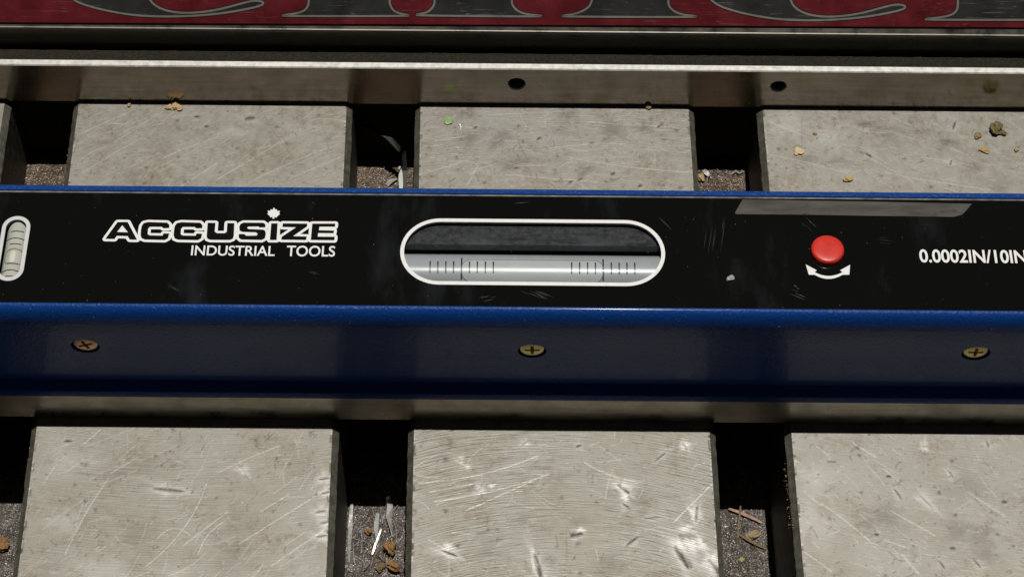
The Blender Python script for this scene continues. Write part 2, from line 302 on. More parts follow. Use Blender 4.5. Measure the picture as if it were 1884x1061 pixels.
# ------------------------------------------------------------------ machine table: slabs between T-slots
SK = -0.0143; PIT = 97.5; SLW = 76.4; X2 = -124.0; YB = 96.6; YFRONT = -95.0
def edge_x(x0, y): return x0 + SK * (y - 93.5)
table = thing('machine_table', 'scratched steel machine table cut by wide parallel slots, under the blue level', 'machine table', (0, 0, -60))
class Grid:
    def __init__(s, x0, x1, step, dense):
        ys = []
        y = YFRONT
        for a, b in dense:
            if a > y: ys += list(np.linspace(y, a, max(2, int((a - y) / 6) + 1))[:-1])
            k = int((b - a) / step) + 1; ys += list(np.linspace(a, b, k)[:-1]); y = b
        if y < YB: ys += list(np.linspace(y, YB, 4)[:-1])
        ys.append(YB)
        s.ys = np.array(ys); s.us = np.linspace(x0, x1, int((x1 - x0) / step) + 1); s.x0 = x0
        n, m = len(s.ys), len(s.us); s.H = np.zeros((n, m)); s.T = np.zeros((n, m, 3))
    def uv(s, X, Y): return X - SK * (Y - 93.5), Y
    def splat(s, P, w, h=0, bright=0, dark=0, pol=0, jag=0.0):
        """P: (N,2) world xy points of a mark; gaussian of radius w"""
        u, v = s.uv(P[:, 0], P[:, 1]); st = s.us[1] - s.us[0]; k = max(1, int(math.ceil(2.0 * w / st)))
        ci = np.rint((u - s.us[0]) / st).astype(int); ri = np.clip(np.searchsorted(s.ys, v), 0, len(s.ys) - 1)
        amp = 1 - jag * rng.random(len(P))
        for dr in range(-k, k + 1):
            for dc in range(-k, k + 1):
                r = ri + dr; c = ci + dc; ok = (r >= 0) & (r < len(s.ys)) & (c >= 0) & (c < len(s.us))
                r, c = r[ok], c[ok]
                g = np.exp(-((s.us[c] - u[ok]) ** 2 + (s.ys[r] - v[ok]) ** 2) / w ** 2) * amp[ok]
                if h: (np.minimum if h < 0 else np.maximum).at(s.H, (r, c), h * g)
                for i, q in enumerate((bright, dark, pol)):
                    if q: np.maximum.at(s.T[..., i], (r, c), q * g)
    def scratch(s, p, q, bow=0.0, w=0.14, h=-0.014, bright=0.5, dark=0.0, jag=0.5):
        p, q = np.array(p), np.array(q); L = np.linalg.norm(q - p); n = max(3, int(L / 0.12)); t = np.linspace(0, 1, n)[:, None]
        nn = np.array([-(q - p)[1], (q - p)[0]]); P = p + (q - p) * t + nn * bow * 4 * t * (1 - t)
        s.splat(P, w, h, bright, dark, 0, jag)
    def blotch(s, c, rx, ry, ang=0, h=0, bright=0, dark=0, pol=0, power=2, ragged=0.3):
        U, V = np.meshgrid(s.us, s.ys); u, v = s.uv(c[0], c[1])
        rr = max(rx, ry) * 2.6; r0, r1 = np.searchsorted(s.ys, [v - rr, v + rr]); c0, c1 = np.searchsorted(s.us, [u - rr, u + rr])
        if r1 <= r0 or c1 <= c0: return
        du = U[r0:r1, c0:c1] - u; dv = V[r0:r1, c0:c1] - v; ca, sa = math.cos(ang), math.sin(ang)
        a = (du * ca + dv * sa) / rx; b = (-du * sa + dv * ca) / ry
        th = np.arctan2(b, a); ph = rng.random(4) * 6.28
        ragged = min(ragged, 0.42); rad = 1 + ragged * (0.5 * np.sin(3 * th + ph[0]) + 0.35 * np.sin(5 * th + ph[1]) + 0.3 * np.sin(9 * th + ph[2]))
        g = np.exp(-((np.sqrt(a * a + b * b) / rad) ** power))
        if h: s.H[r0:r1, c0:c1] += h * g
        for i, q in enumerate((bright, dark, pol)):
            if q: s.T[r0:r1, c0:c1, i] = np.maximum(s.T[r0:r1, c0:c1, i], q * g)
    def build(s, name, mat, lab=None):
        n, m = s.H.shape; U, V = np.meshgrid(s.us, s.ys); X = U + SK * (V - 93.5)
        # wear nicks fade out to the border so the chamfers meet the face
        co = np.stack([X, V, s.H], -1).reshape(-1, 3) - BASE[table.name]
        idx = np.arange(n * m).reshape(n, m)
        q = np.stack([idx[:-1, :-1], idx[:-1, 1:], idx[1:, 1:], idx[1:, :-1]], -1).reshape(-1, 4)
        x0, x1 = s.us[0], s.us[-1]; ex = lambda u, y: u + SK * (y - 93.5); c = 1.6
        ex_v = []; ex_f = []; off = n * m
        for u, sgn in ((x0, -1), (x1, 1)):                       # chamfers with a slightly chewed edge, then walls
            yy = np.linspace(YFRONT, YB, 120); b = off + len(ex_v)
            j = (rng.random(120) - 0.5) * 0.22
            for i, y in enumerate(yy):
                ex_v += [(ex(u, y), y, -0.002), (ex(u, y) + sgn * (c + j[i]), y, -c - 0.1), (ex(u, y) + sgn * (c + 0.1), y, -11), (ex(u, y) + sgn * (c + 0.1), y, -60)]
            for i in range(119):
                for k in range(3):
                    a = b + i * 4 + k; f = (a, a + 1, a + 5, a + 4) if sgn > 0 else (a, a + 4, a + 5, a + 1)
                    ex_f.append(f)
        co = np.concatenate([co, np.array(ex_v) - BASE[table.name]])
        allq = np.concatenate([q, np.array(ex_f)])
        me = bpy.data.meshes.new(name); me.vertices.add(len(co)); me.vertices.foreach_set('co', (co * S).ravel())
        me.loops.add(allq.size); me.loops.foreach_set('vertex_index', allq.ravel().astype(np.int32))
        me.polygons.add(len(allq)); me.polygons.foreach_set('loop_start', np.arange(0, allq.size, 4, dtype=np.int32))
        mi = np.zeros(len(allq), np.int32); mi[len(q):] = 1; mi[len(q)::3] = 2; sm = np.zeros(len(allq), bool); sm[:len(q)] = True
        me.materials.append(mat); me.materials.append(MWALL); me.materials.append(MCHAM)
        me.update(calc_edges=True); me.polygons.foreach_set('material_index', mi); me.polygons.foreach_set('use_smooth', sm)
        col = np.zeros((len(co), 4), np.float32); col[:n * m, :3] = np.clip(s.T, 0, 1).reshape(-1, 3); col[:, 3] = 1
        a = me.attributes.new('tone', 'FLOAT_COLOR', 'POINT'); a.data.foreach_set('color', col.ravel())
        o = bpy.data.objects.new(name, me); scene.collection.objects.link(o); o.parent = table; BASE[o.name] = BASE[table.name]
        if lab: o['label'] = lab
        return o
def P2(x, y): return atz(x, y, 0)[:2]
def wear(g, front, n, ang, spread, lmax, bows=0.05, br=0.5, h=-0.012):
    ya, yb = (-64, -9) if front else (60, 96)
    for _ in range(n):
        c = np.array([rng.uniform(g.us[0], g.us[-1]), rng.uniform(ya, yb)]); a = ang + rng.normal() * spread
        L = 0.7 + lmax * rng.random() ** 3.5; d = np.array([math.cos(a), math.sin(a)]) * L / 2
        b = br * rng.random() ** 1.3
        g.scratch(c - d, c + d, rng.normal() * bows, 0.10 + 0.07 * rng.random(), h * (0.4 + rng.random()), b, 0.0, 0.7)
    for _ in range(n // 6):
        c = np.array([rng.uniform(g.us[0], g.us[-1]), rng.uniform(ya, yb)]); a = rng.random() * 6.28
        L = 0.6 + 2.2 * rng.random() ** 2; d = np.array([math.cos(a), math.sin(a)]) * L / 2
        g.scratch(c - d, c + d, rng.normal() * 0.1, 0.15, -0.03, 0.0, 0.25 + 0.45 * rng.random(), 0.5)
    for _ in range(n // 7):
        c = np.array([rng.uniform(g.us[0], g.us[-1]), rng.uniform(ya, yb)]); r = 0.25 + 0.45 * rng.random() ** 2
        g.blotch(c, r, r * rng.uniform(0.5, 1), rng.random() * 3, -0.02, 0, 0.25 + 0.5 * rng.random())
def px_scr(g, x0, y0, x1, y1, bow=0.0, **k): 
    a, b = P2(x0, y0), P2(x1, y1); k = dict(k); k['bright'] = k.get('bright', 0.5) * 0.85; g.scratch(a, b, bow, jag=0.85, **k)
    if k['bright'] > 0:                                   # a fainter, broken companion line
        o = np.array([rng.normal(), rng.normal()]) * 0.5; u, w_ = sorted(rng.random(2)); k['bright'] *= 0.5; k['w'] = 0.11
        g.scratch(a + (b - a) * u + o, a + (b - a) * w_ + o, bow, jag=0.9, **k)
def px_dent(g, x, y, L, Wd, deg, depth=0.25, halo=0.8, dark=0.75, hr=2.2):
    """gouge: bright burnished halo round a dark cut, sizes in photo px"""
    c = P2(x, y); a = math.radians(deg); k = 1 / 7.6
    g.blotch(c, L * k * 0.5 * hr * 0.75, Wd * k * 0.5 * hr * 1.5, a, -0.02, 0, 0, halo, 2, 0.7)
    d = np.array([-math.sin(a), math.cos(a)]) * Wd * k * 0.30; e = np.array([math.cos(a), math.sin(a)]) * L * k * 0.5
    n = 26
    for i in range(n):                                   # lens-shaped cut, widest at its middle
        u = -1 + 2 * i / (n - 1); ww = max(0.14, Wd * k * 0.42 * math.sqrt(1 - u * u + 1e-6)) * rng.uniform(0.8, 1.2)
        g.splat(np.array([c + e * u + d * 0.35 * (1 - u * u)]), ww, -0.22 * depth, 0, min(1, dark * 1.6), 0)
    g.scratch(c - d * 2.2 - e * 0.8, c - d * 2.2 + e * 0.8, -0.06, 0.17, 0.006, 0.45 * halo, 0, 0.6)

dense = [(-64, -8), (60, 96.5)]
slabs = {}
for k in (0, 1, 2):
    x0 = X2 + PIT * k; slabs[k] = Grid(x0, x0 + SLW, 0.2, dense)
g = slabs[0]
wear(g, True, 420, 0.75, 0.45, 12, br=0.42); wear(g, True, 420, 0.1, 0.35, 5, br=0.35); wear(g, False, 420, 0.48, 0.3, 11); wear(g, False, 300, 0.0, 0.8, 4, br=0.3)
for a in ((270, 1040, 380, 890, -0.08), (335, 1005, 420, 940, 0), (80, 890, 100, 860, 0), (290, 990, 350, 985, .3), (365, 1020, 410, 960, 0.1), (480, 940, 530, 910, 0), (400, 870, 515, 820, 0.02), (150, 820, 185, 790, 0), (440, 1000, 600, 900, 0), (500, 1040, 610, 965, 0), (120, 1020, 200, 880, 0.03), (205, 870, 255, 840, 0)):
    px_scr(g, *a, w=0.16, bright=0.65, h=-0.02)
for a in ((335, 342, 400, 300, 0), (210, 262, 300, 205, 0), (460, 335, 625, 265, 0.02), (140, 250, 240, 205, 0), (400, 330, 520, 260, 0), (300, 290, 410, 250, .02), (530, 330, 625, 290, 0), (150, 320, 260, 255, 0.02)):
    px_scr(g, *a, w=0.15, bright=0.6, h=-0.018)
px_scr(g, 478, 195, 532, 280, -0.03, w=0.14, bright=0, dark=0.45)
px_dent(g, 312, 901, 62, 9, -6, 0.16, 0.85, 0.55, 1.6); px_dent(g, 125, 811, 16, 6, 0, 0.2, 0.2); px_dent(g, 460, 218, 20, 12, 10, 0.1, 0.35, 0.55); px_dent(g, 362, 215, 9, 7, 0, 0.1, 0, 0.7); px_dent(g, 380, 233, 8, 6, 0, 0.1, 0, 0.7); px_dent(g, 448, 865, 18, 6, -50, 0.15, 0.9, 0.1)
for x, y in ((590, 940), (592, 985), (598, 960), (600, 905), (596, 880)): px_dent(g, x, y, 18, 8, 10, 0.3, 0.9, 0.35)
for x, y, r in ((270, 856, 3), (330, 812, 2.5), (205, 880, 4), (440, 960, 5), (250, 980, 5), (420, 1020, 6), (560, 860, 4), (300, 270, 4), (420, 260, 3), (240, 320, 5), (520, 300, 4)):
    g.blotch(P2(x, y), r, r * 0.7, rng.random() * 3, 0, 0, 0.16, 0, 2, 0.9)
for x, y, r in ((130, 850, 6), (120, 960, 5), (180, 1050, 6), (320, 1055, 4), (430, 245, 4), (560, 240, 5)): g.blotch(P2(x, y), r, r * 0.6, 0, 0, 0, 0, 0.35, 2, 0.6)
g = slabs[1]
wear(g, True, 260, 0.35, 0.6, 9); wear(g, True, 160, -0.5, 0.4, 8, br=0.4); wear(g, False, 700, 0.05, 0.22, 6, br=0.5); wear(g, False, 200, 0.3, 0.9, 9, br=0.45)
for a in ((770, 888, 990, 838, -0.05), (800, 922, 1010, 872, -0.03), (855, 940, 985, 882, 0), (1075, 850, 1168, 885, -0.06), (1240, 960, 1320, 880, 0), (790, 905, 870, 890, 0)):
    px_scr(g, *a, w=0.19, bright=0.75, h=-0.025)
for a in ((1045, 290, 1275, 318, -0.02), (860, 340, 880, 305, 0), (780, 320, 850, 298, 0), (900, 212, 1040, 205, 0), (1000, 275, 1150, 265, .03), (930, 322, 1100, 335, 0), (1080, 225, 1250, 235, 0), (800, 260, 860, 250, 0)):
    px_scr(g, *a, w=0.16, bright=0.6, h=-0.02)
px_scr(g, 1110, 240, 1175, 268, 0.15, w=0.12, bright=0, dark=0.35); px_scr(g, 952, 256, 964, 282, 0, w=0.25, bright=0, dark=0.45); px_scr(g, 1042, 975, 1043, 1030, 0, w=0.18, bright=0.1, dark=0.5)
px_dent(g, 1147, 898, 30, 9, -42, 0.4, 0.95, 0.55, 2.2); px_dent(g, 1152, 930, 14, 7, -40, 0.3, 0.7, 0.5); px_dent(g, 827, 1017, 30, 7, -22, 0.35, 0.95, 0.75, 2.4); px_dent(g, 990, 1042, 62, 9, -74, 0.4, 0.9, 0.6, 1.5)
px_dent(g, 1061, 982, 24, 12, 15, 0.3, 0.5, 0.7, 1.5); px_dent(g, 1163, 995, 30, 7, 40, 0.25, 0.3, 0.5); px_dent(g, 1258, 1022, 55, 16, -60, 0.45, 0.95, 0.4, 1.9); px_dent(g, 1265, 985, 34, 16, -5, 0.3, 0.8, 0.35, 1.6); px_dent(g, 1282, 945, 34, 7, 84, 0.3, 0.8, 0.45, 1.8)
px_dent(g, 1260, 820, 16, 6, -65, 0.3, 0.9, 0.5, 2.2); px_dent(g, 882, 900, 16, 6, 55, 0.2, 0.9, 0.1); px_dent(g, 848, 847, 8, 6, 0, 0.15, 0.9, 0.2); px_dent(g, 1313, 1040, 34, 14, -60, 0.4, 0.9, 0.45); px_dent(g, 1065, 820, 9, 6, 20, 0.2, 0.4, 0.6); px_dent(g, 1215, 840, 26, 5, 42, 0.2, 0.3, 0.4); px_dent(g, 965, 815, 12, 6, 45, 0.2, 0.7, 0.2); px_dent(g, 1200, 952, 30, 5, 8, 0.15, 0.3, 0.35)
for x, y, rx, ry in ((862, 208, 2.4, 1.8), (912, 262, 2.6, 1.8), (925, 250, 2.8, 2), (1038, 210, 1.8, 2.2), (1125, 240, 3.2, 3.4), (865, 255, 3.5, 2.5), (1185, 235, 2, 2), (1030, 238, 2.5, 1.6), (945, 300, 4, 2), (1075, 315, 3, 1.6)):
    g.blotch(P2(x, y), rx, ry, rng.random(), 0, 0, 0.42, 0, 2, 1.1)
for x, y in ((875, 235), (950, 309), (1050, 335), (992, 255), (1213, 233), (1128, 320), (1178, 342), (1068, 330)): px_dent(g, x, y, 9, 7, 30, 0.1, 0.1, 0.65)
for x, y, r in ((960, 955, 2.4), (1060, 960, 2.6), (1030, 880, 3), (1180, 920, 3), (900, 1010, 4), (1120, 1040, 4)): g.blotch(P2(x, y), r, r * 0.7, 0.6, 0, 0, 0.22, 0, 2, 0.8)
g = slabs[2]
wear(g, True, 420, -0.62, 0.35, 9, br=0.45); wear(g, True, 420, 0.0, 0.35, 5, br=0.35); wear(g, False, 420, -0.38, 0.3, 10, br=0.45); wear(g, False, 300, 0.05, 0.9, 4, br=0.35)
for a in ((1510, 925, 1600, 995, 0.02), (1480, 905, 1512, 930, 0), (1480, 1015, 1530, 1050, 0), (1625, 862, 1660, 890, 0), (1570, 815, 1610, 840, 0), (1780, 905, 1850, 950, 0), (1660, 1020, 1690, 1055, 0), (1640, 940, 1720, 985, 0)):
    px_scr(g, *a, w=0.17, bright=0.65, h=-0.02)
for a in ((1590, 285, 1680, 335, 0), (1500, 200, 1542, 217, 0), (1415, 225, 1480, 250, 0), (1415, 285, 1560, 320, 0.02), (1700, 290, 1790, 305, 0), (1660, 325, 1820, 350, 0), (1630, 240, 1700, 262, 0), (1740, 270, 1780, 285, 0)):
    px_scr(g, *a, w=0.15, bright=0.6, h=-0.018)
for a in ((1545, 200, 1546, 225, 0), (1597, 200, 1598, 215, 0), (1493, 300, 1496, 345, 0), (1463, 300, 1480, 345, 0.05), (1475, 215, 1476, 300, 0)): px_scr(g, *a, w=0.14, bright=0, dark=0.4)
px_dent(g, 1705, 922, 32, 7, -52, 0.25, 0.6, 0.12); px_dent(g, 1652, 908, 22, 6, -60, 0.25, 0.3, 0.4); px_dent(g, 1817, 817, 14, 5, -80, 0.2, 0.3, 0.35); px_dent(g, 1702, 820, 9, 8, 0, 0.15, 0.85, 0.15); px_dent(g, 1750, 872, 16, 6, -65, 0.2, 0.5, 0.3); px_dent(g, 1635, 876, 8, 6, 0, 0.15, 0, 0.75); px_dent(g, 1613, 983, 7, 6, 0, 0.15, 0, 0.8); px_dent(g, 1848, 923, 8, 7, 0, 0.15, 0, 0.6); px_dent(g, 1753, 1008, 8, 8, 0, 0.15, 0, 0.5); px_dent(g, 1797, 1035, 22, 6, -55, 0.2, 0.3, 0.4); px_dent(g, 1733, 1038, 16, 6, -60, 0.2, 0.2, 0.4); px_dent(g, 1530, 849, 16, 3, 0, 0.1, 0, 0.5)
px_dent(g, 1591, 229, 28, 15, 5, 0.06, 0.1, 0.3, 1.2); px_dent(g, 1756, 231, 22, 6, 70, 0.1, 0.3, 0.6); px_dent(g, 1750, 299, 12, 6, 70, 0.1, 0.5, 0.6); px_dent(g, 1598, 286, 14, 7, -40, 0.1, 0.1, 0.6)
for x, y, r, d in ((1630, 950, 4.5, .3), (1600, 960, 2, .3), (1765, 975, 4, .25), (1800, 990, 4, .25), (1815, 1020, 3, .3), (1780, 890, 5, .2), (1545, 295, 2.6, .4), (1742, 262, 2.2, .45), (1790, 310, 2.5, .3), (1480, 292, 3, .3), (1680, 250, 4, .2), (1840, 345, 5, .3), (1640, 250, 4, .22)):
    g.blotch(P2(x, y), r, r * 0.75, rng.random(), 0, 0, d, 0, 2, 1.0)
for x, y, r in ((1500, 880, 5), (1490, 960, 6), (1450, 230, 5), (1520, 250, 5)): g.blotch(P2(x, y), r, r, 0, 0, 0, 0, 0.35, 2, 0.7)
g = slabs[1]
for x, y, rx, ry, a in ((1252, 1005, 3.2, 1.6, -1.0), (1272, 1000, 2.4, 2.6, 0.4), (1143, 897, 1.9, 1.5, -0.7), (1150, 915, 1.2, 1.6, 0.2), (1276, 945, 1.3, 2.8, 0.1), (1308, 1035, 2.2, 2.6, -0.8), (825, 1006, 1.9, 1.3, 0.1), (983, 1032, 0.8, 3.6, 0.18), (1262, 818, 1.3, 1.5, 0.3), (1290, 1000, 1.4, 3.2, 0.5), (860, 858, 1.0, 0.7, 0), (905, 893, 1.2, 0.6, 0.3), (1262, 972, 2.2, 1.0, 0.2), (1068, 975, 1.6, 0.9, 0.2)):
    g.blotch(P2(x, y), rx * 0.8, ry * 0.8, a, -0.015, 0.55, 0, 0.6, 3, 0.42)
    for _ in range(3):
        p = P2(x, y) + rng.normal(size=2) * 0.6; q = p + np.array([math.cos(a), math.sin(a)]) * rx * rng.uniform(0.3, 0.9); g.scratch(p, q, rng.normal() * 0.1, 0.15, -0.02, 0.0, 0.35, 0.6)
for x, y, L, Wd, dg in ((1254, 1024, 52, 12, -62), (1146, 899, 26, 7, -42), (827, 1017, 28, 6, -22), (988, 1044, 58, 6, -74), (1281, 946, 32, 5, 84), (1316, 1042, 30, 9, -60)): px_dent(g, x, y, L, Wd, dg, 0.4, 0.2, 0.75, 1.0)
for k in (0, 1, 2):
    g = slabs[k]
    for ue in (g.us[0], g.us[-1]):
        sg = 1 if ue == g.us[0] else -1
        for _ in range(45):
            y = rng.uniform(-62, -9) if rng.random() < 0.6 else rng.uniform(62, 96); L = 0.2 + 2.6 * rng.random() ** 3
            P = np.stack([edge_x(np.full(8, ue + sg * rng.random() ** 2 * 0.35), np.linspace(y, y + L, 8)), np.linspace(y, y + L, 8)], -1)
            if rng.random() < 0.6: g.splat(P, 0.22, -0.12 * rng.random(), 0.55 * rng.random(), 0, 0)
            else: g.splat(P, 0.26, -0.25 * rng.random(), 0, 0.7 * rng.random(), 0)
names = ['table_slab'] * 3
mats = [mat_table('table_steel_faint_arcs', -84, 210, 0.5, (1.0, 0.985, 0.95)), mat_table('table_steel_milled_arcs', 12, -150, 1.0, (1.0, 0.99, 0.965)), mat_table('table_steel_plain', 150, 300, 0.2, (1.03, 1.02, 1.0), side=-1.5)]
for k in (0, 1, 2): slabs[k].build('table_slab', mats[k])
for k in (-2, -1, 3):
    x0 = X2 + PIT * k; g = Grid(x0, x0 + SLW, 0.5, dense)
    wear(g, True, 120, 0.4, 0.5, 12); wear(g, False, 120, 0.3, 0.5, 10); g.build('table_slab', mats[2] if k != -1 else mats[0])
for k in range(-2, 3):
    xa = X2 + PIT * k + SLW + 0.8; xb = X2 + PIT * (k + 1) - 0.8
    for (ya, yb, z, mt) in ((YFRONT, 12, -38, MFLOORF), (12, YB, -27, MFLOORB)):
        v, f = [], []
        nx, ny = 30, 70
        rr = np.random.default_rng(k + 500 + int(ya))
        hh = rr.normal(size=(ny + 1, nx + 1)) * 0.10
        for j in range(ny + 1):
            for i in range(nx + 1):
                y = ya + (yb - ya) * j / ny; v.append((edge_x(xa + (xb - xa) * i / nx, y), y, z + hh[j, i]))
        for j in range(ny):
            for i in range(nx): a = j * (nx + 1) + i; f.append((a, a + 1, a + nx + 2, a + nx + 1))
        if ya > 0:
            b = len(v); v += [(edge_x(xa, ya), ya, -39), (edge_x(xb, ya), ya, -39), (edge_x(xb, ya), ya, z), (edge_x(xa, ya), ya, z)]; f.append((b, b + 1, b + 2, b + 3))
        obj('slot_floor', v, f, mt, table)
v, f = box(X2 - 2 * PIT, X2 + 3 * PIT + SLW, YFRONT, YB, -60, -58); obj('table_underside', v, f, MWALL, table)

# ------------------------------------------------------------------ polished bar standing on the far end of the table
YBAR = 94.74; ZB = 16.27
bar = thing('guide_bar', 'polished thin steel guide bar with two bolt holes, standing across the far table edge', 'bar', (0, YBAR + 1, 0))
hole_c = [atY(950.5, 155, YBAR), atY(1432, 159.5, YBAR)]; hole_r = [2.45, 2.2]
loops = [[(-230, 0.15), (230, 0.15), (230, ZB - 0.28), (-230, ZB - 0.28)]]
for c, r in zip(hole_c, hole_r): loops.append([(c[0] + (r + 0.26) * math.cos(i * math.pi / 16) * (1 + 0.03 * math.sin(i * 2.3)), c[2] + (r + 0.26) * math.sin(i * math.pi / 16)) for i in range(32)])
v, f = fill(loops, 2.1)
v = np.stack([v[:, 0], YBAR + 1.05 - v[:, 2], v[:, 1]], -1)
obj('bar_face', v, f, MBAR, bar)
prof = [(YBAR + 0.02, ZB - 0.28), (YBAR + 0.32, ZB), (YBAR + 1.95, ZB), (YBAR + 2.1, ZB - 0.15), (YBAR + 2.1, ZB - 0.28)]
v, f = extrude_x(prof, -230, 230); obj('bar_edge', v, f, MBARTOP, bar)
for c, r in zip(hole_c, hole_r):
    v, f = [], []
    n = 28; depth = 9; ring = 36
    for j in range(ring + 1):
        y = YBAR + 0.25 + depth * j / ring; rr = r * (1.015 if j % 2 else 0.90)
        v += [(c[0] + rr * math.cos(2 * math.pi * i / n), y, c[2] + rr * math.sin(2 * math.pi * i / n)) for i in range(n)]
    for j in range(ring):
        for i in range(n): a = j * n + i; b = j * n + (i + 1) % n; f.append((a, b, b + n, a + n))
    f.append(tuple(ring * n + i for i in range(n)))
    hole = obj('bolt_hole', v, f, MHOLE, bar)
    v = []; n = 32
    for rr, yy in ((r + 0.28, YBAR - 0.004), (r + 0.02, YBAR + 0.30), (r - 0.1, YBAR + 1.6)): v += [(c[0] + rr * math.cos(2 * math.pi * i / n) * (1 + 0.03 * math.sin(i * 2.3)), yy, c[2] + rr * math.sin(2 * math.pi * i / n)) for i in range(n)]
    obj('hole_rim', v, [(j * n + i, j * n + (i + 1) % n, (j + 1) * n + (i + 1) % n, (j + 1) * n + i) for j in (0, 1) for i in range(n)], MBARTOP, hole, smooth=True)

# ------------------------------------------------------------------ machine bed ledge and red machine head behind the bar
ledge = thing('cast_ledge', 'dark grimy cast ledge between the guide bar and the red nameplate', 'ledge', (0, 100, -60))
v, f = [], []
nx, ny = 300, 10
for j in range(ny + 1):
    for i in range(nx + 1): v.append((-230 + 460 * i / nx, YBAR + 2.15 + 6.8 * j / ny, 12.9 + rng.normal() * 0.07))
for j in range(ny):
    for i in range(nx): a = j * (nx + 1) + i; f.append((a, a + 1, a + nx + 2, a + nx + 1))
a, b, c_, d = 0, nx, len(v), len(v) + 1
v += [(-230, YBAR + 2.15, -60), (230, YBAR + 2.15, -60)]; f.append(tuple([c_, d] + list(range(nx, -1, -1))))
obj('ledge_top', v, f, MGRIME, ledge)
# bolt holes run into the ledge: the hole tubes are dark and stop inside it
head = thing('shaper_machine', 'machine behind the guide bar with a red nameplate and a worn steel lip', 'machine', (0, 110, -60))
YH, ZE = 103.5, 21.9; TILT = math.radians(52); ct, st_ = math.cos(TILT), math.sin(TILT)
prof = [(YH + 1.4, -60), (YH + 1.4, 11.0), (YH + 0.9, 13.2), (YH + 0.35, 15.2), (YH + 0.08, 17.5), (YH, 20.0), (YH, ZE - 0.7)]
for i in range(1, 6):
    a = math.pi / 2 * i / 6; prof.append((YH + 0.55 * (1 - math.cos(a)), ZE - 0.7 + 0.6 * math.sin(a)))
ys0 = YH + 0.7; zs0 = ZE
prof += [(ys0, zs0), (ys0 + 90 * ct, zs0 + 90 * st_), (ys0 + 90 * ct + 30, zs0 + 90 * st_), (ys0 + 90 * ct + 30, -60)]
v, f = extrude_x(prof, -230, 230); o = obj('head_casting', v, f, MHEAD, head, smooth=True, auto=35)
NH = np.array([0, -st_, ct]); P0 = np.array([0, ys0, zs0]) + NH * 0.5
tdir = np.array([0, ct, st_])
def plate_st(x, y, lift=0.0):
    p = atp(x, y, P0 + NH * lift, NH); return p
def to_st(p): return np.array([p[0], np.dot(p - P0, tdir)])
def from_st(s, t, lift): return np.array([s, 0, 0]) + P0 * np.array([0, 1, 1]) + tdir * t + NH * lift
tL, tR = to_st(plate_st(0, 41))[1], to_st(plate_st(1884, 51))[1]; t0 = (tL + tR) / 2; print('plate lower edge t', tL, tR)
v = [from_st(s, t, l) for l in (-0.45, 0.0) for s, t in ((-228, tL - (tR - tL) * .4), (228, tR + (tR - tL) * .4), (228, 84), (-228, 84))]
nameplate = obj('nameplate', v, [(3, 2, 1, 0), (4, 5, 6, 7), (0, 1, 5, 4), (1, 2, 6, 5), (2, 3, 7, 6), (3, 0, 4, 7)], MRED, head)
def smooth_path(pts, it=2):
    P = np.array(pts, float)
    for _ in range(it):
        Q = np.roll(P, -1, 0); L = np.linalg.norm(Q - P, axis=1)
        out = []
        for p, q in zip(P, Q): out += [p * 0.75 + q * 0.25, p * 0.25 + q * 0.75]
        P = np.array(out)
    return P
def ribbon(P, w):
    """closed path -> ribbon of half width w"""
    d = np.roll(P, -1, 0) - np.roll(P, 1, 0); d /= np.linalg.norm(d, axis=1)[:, None] + 1e-9
    n = np.stack([-d[:, 1], d[:, 0]], -1); k = len(P)
    v = np.concatenate([P + n * w, P - n * w]); f = [(i, (i + 1) % k, k + (i + 1) % k, k + i) for i in range(k)]
    return v, f
Cpts = [(133, 0), (105, -30), (85, -80), (80, -150), (90, -220), (130, -280), (200, -310), (300, -320), (400, -312), (450, -300), (452, -215), (410, -268), (340, -295), (295, -280), (275, -230), (266, -150), (266, -60), (272, -5), (286, 12), (312, 22), (350, 25), (400, 19), (450, 5), (470, 1), (486, 4), (482, 11), (440, 20), (400, 26), (350, 30), (300, 31), (250, 29), (200, 21), (160, 11)]
def Ipts(l, r, tipl, tipr, yb): return [(tipl, yb - 2), (tipl + (l - tipl) * .55, yb - 5), (l - 6, yb - 12), (l, yb - 30), (l, -280), (l - 20, -305), (tipl, -315), (tipr, -315), (r + 20, -305), (r, -280), (r, yb - 30), (r + 6, yb - 12), (r + (tipr - r) * .5, yb - 5), (tipr, yb - 2), (tipr, yb), (tipl, yb)]
Npts = [(766, 29), (766, 27), (785, 24), (797, 14), (801, 0), (801, -310), (930, -320), (1090, -120), (1090, -320), (1228, -320), (1228, 0), (1233, 17), (1252, 27), (1281, 30), (1281, 32), (1035, 31), (1035, 29), (1060, 26), (1083, 15), (1090, 0), (1090, -30), (940, -215), (940, 0), (945, 15), (962, 26), (996, 29), (996, 31)]
letters = [Cpts, Ipts(570, 715, 520, 752, 30), Npts, [(x + 1181, y + 7) for x, y in Cpts], Ipts(1764, 1930, 1702, 1990, 37)]
for k, pts in enumerate(letters):
    st = np.array([to_st(plate_st(x, y)) for x, y in pts]); sm = smooth_path(st, 2)
    v, f = ribbon(sm, 0.52); eo = obj('letter_margin', [from_st(a, b, 0.03 + k * 0.002) for a, b in v], f, MLETB, nameplate)  # thin black margin round the letter
    v, f = fill([sm.tolist()]); lo = obj('letter', [from_st(a[0], a[1], 0.06) for a in v], f, MLET, nameplate)
    v, f = ribbon(sm, 0.28); obj('letter_edge', [from_st(a, b, 0.09) for a, b in v], f, MSILV, nameplate)

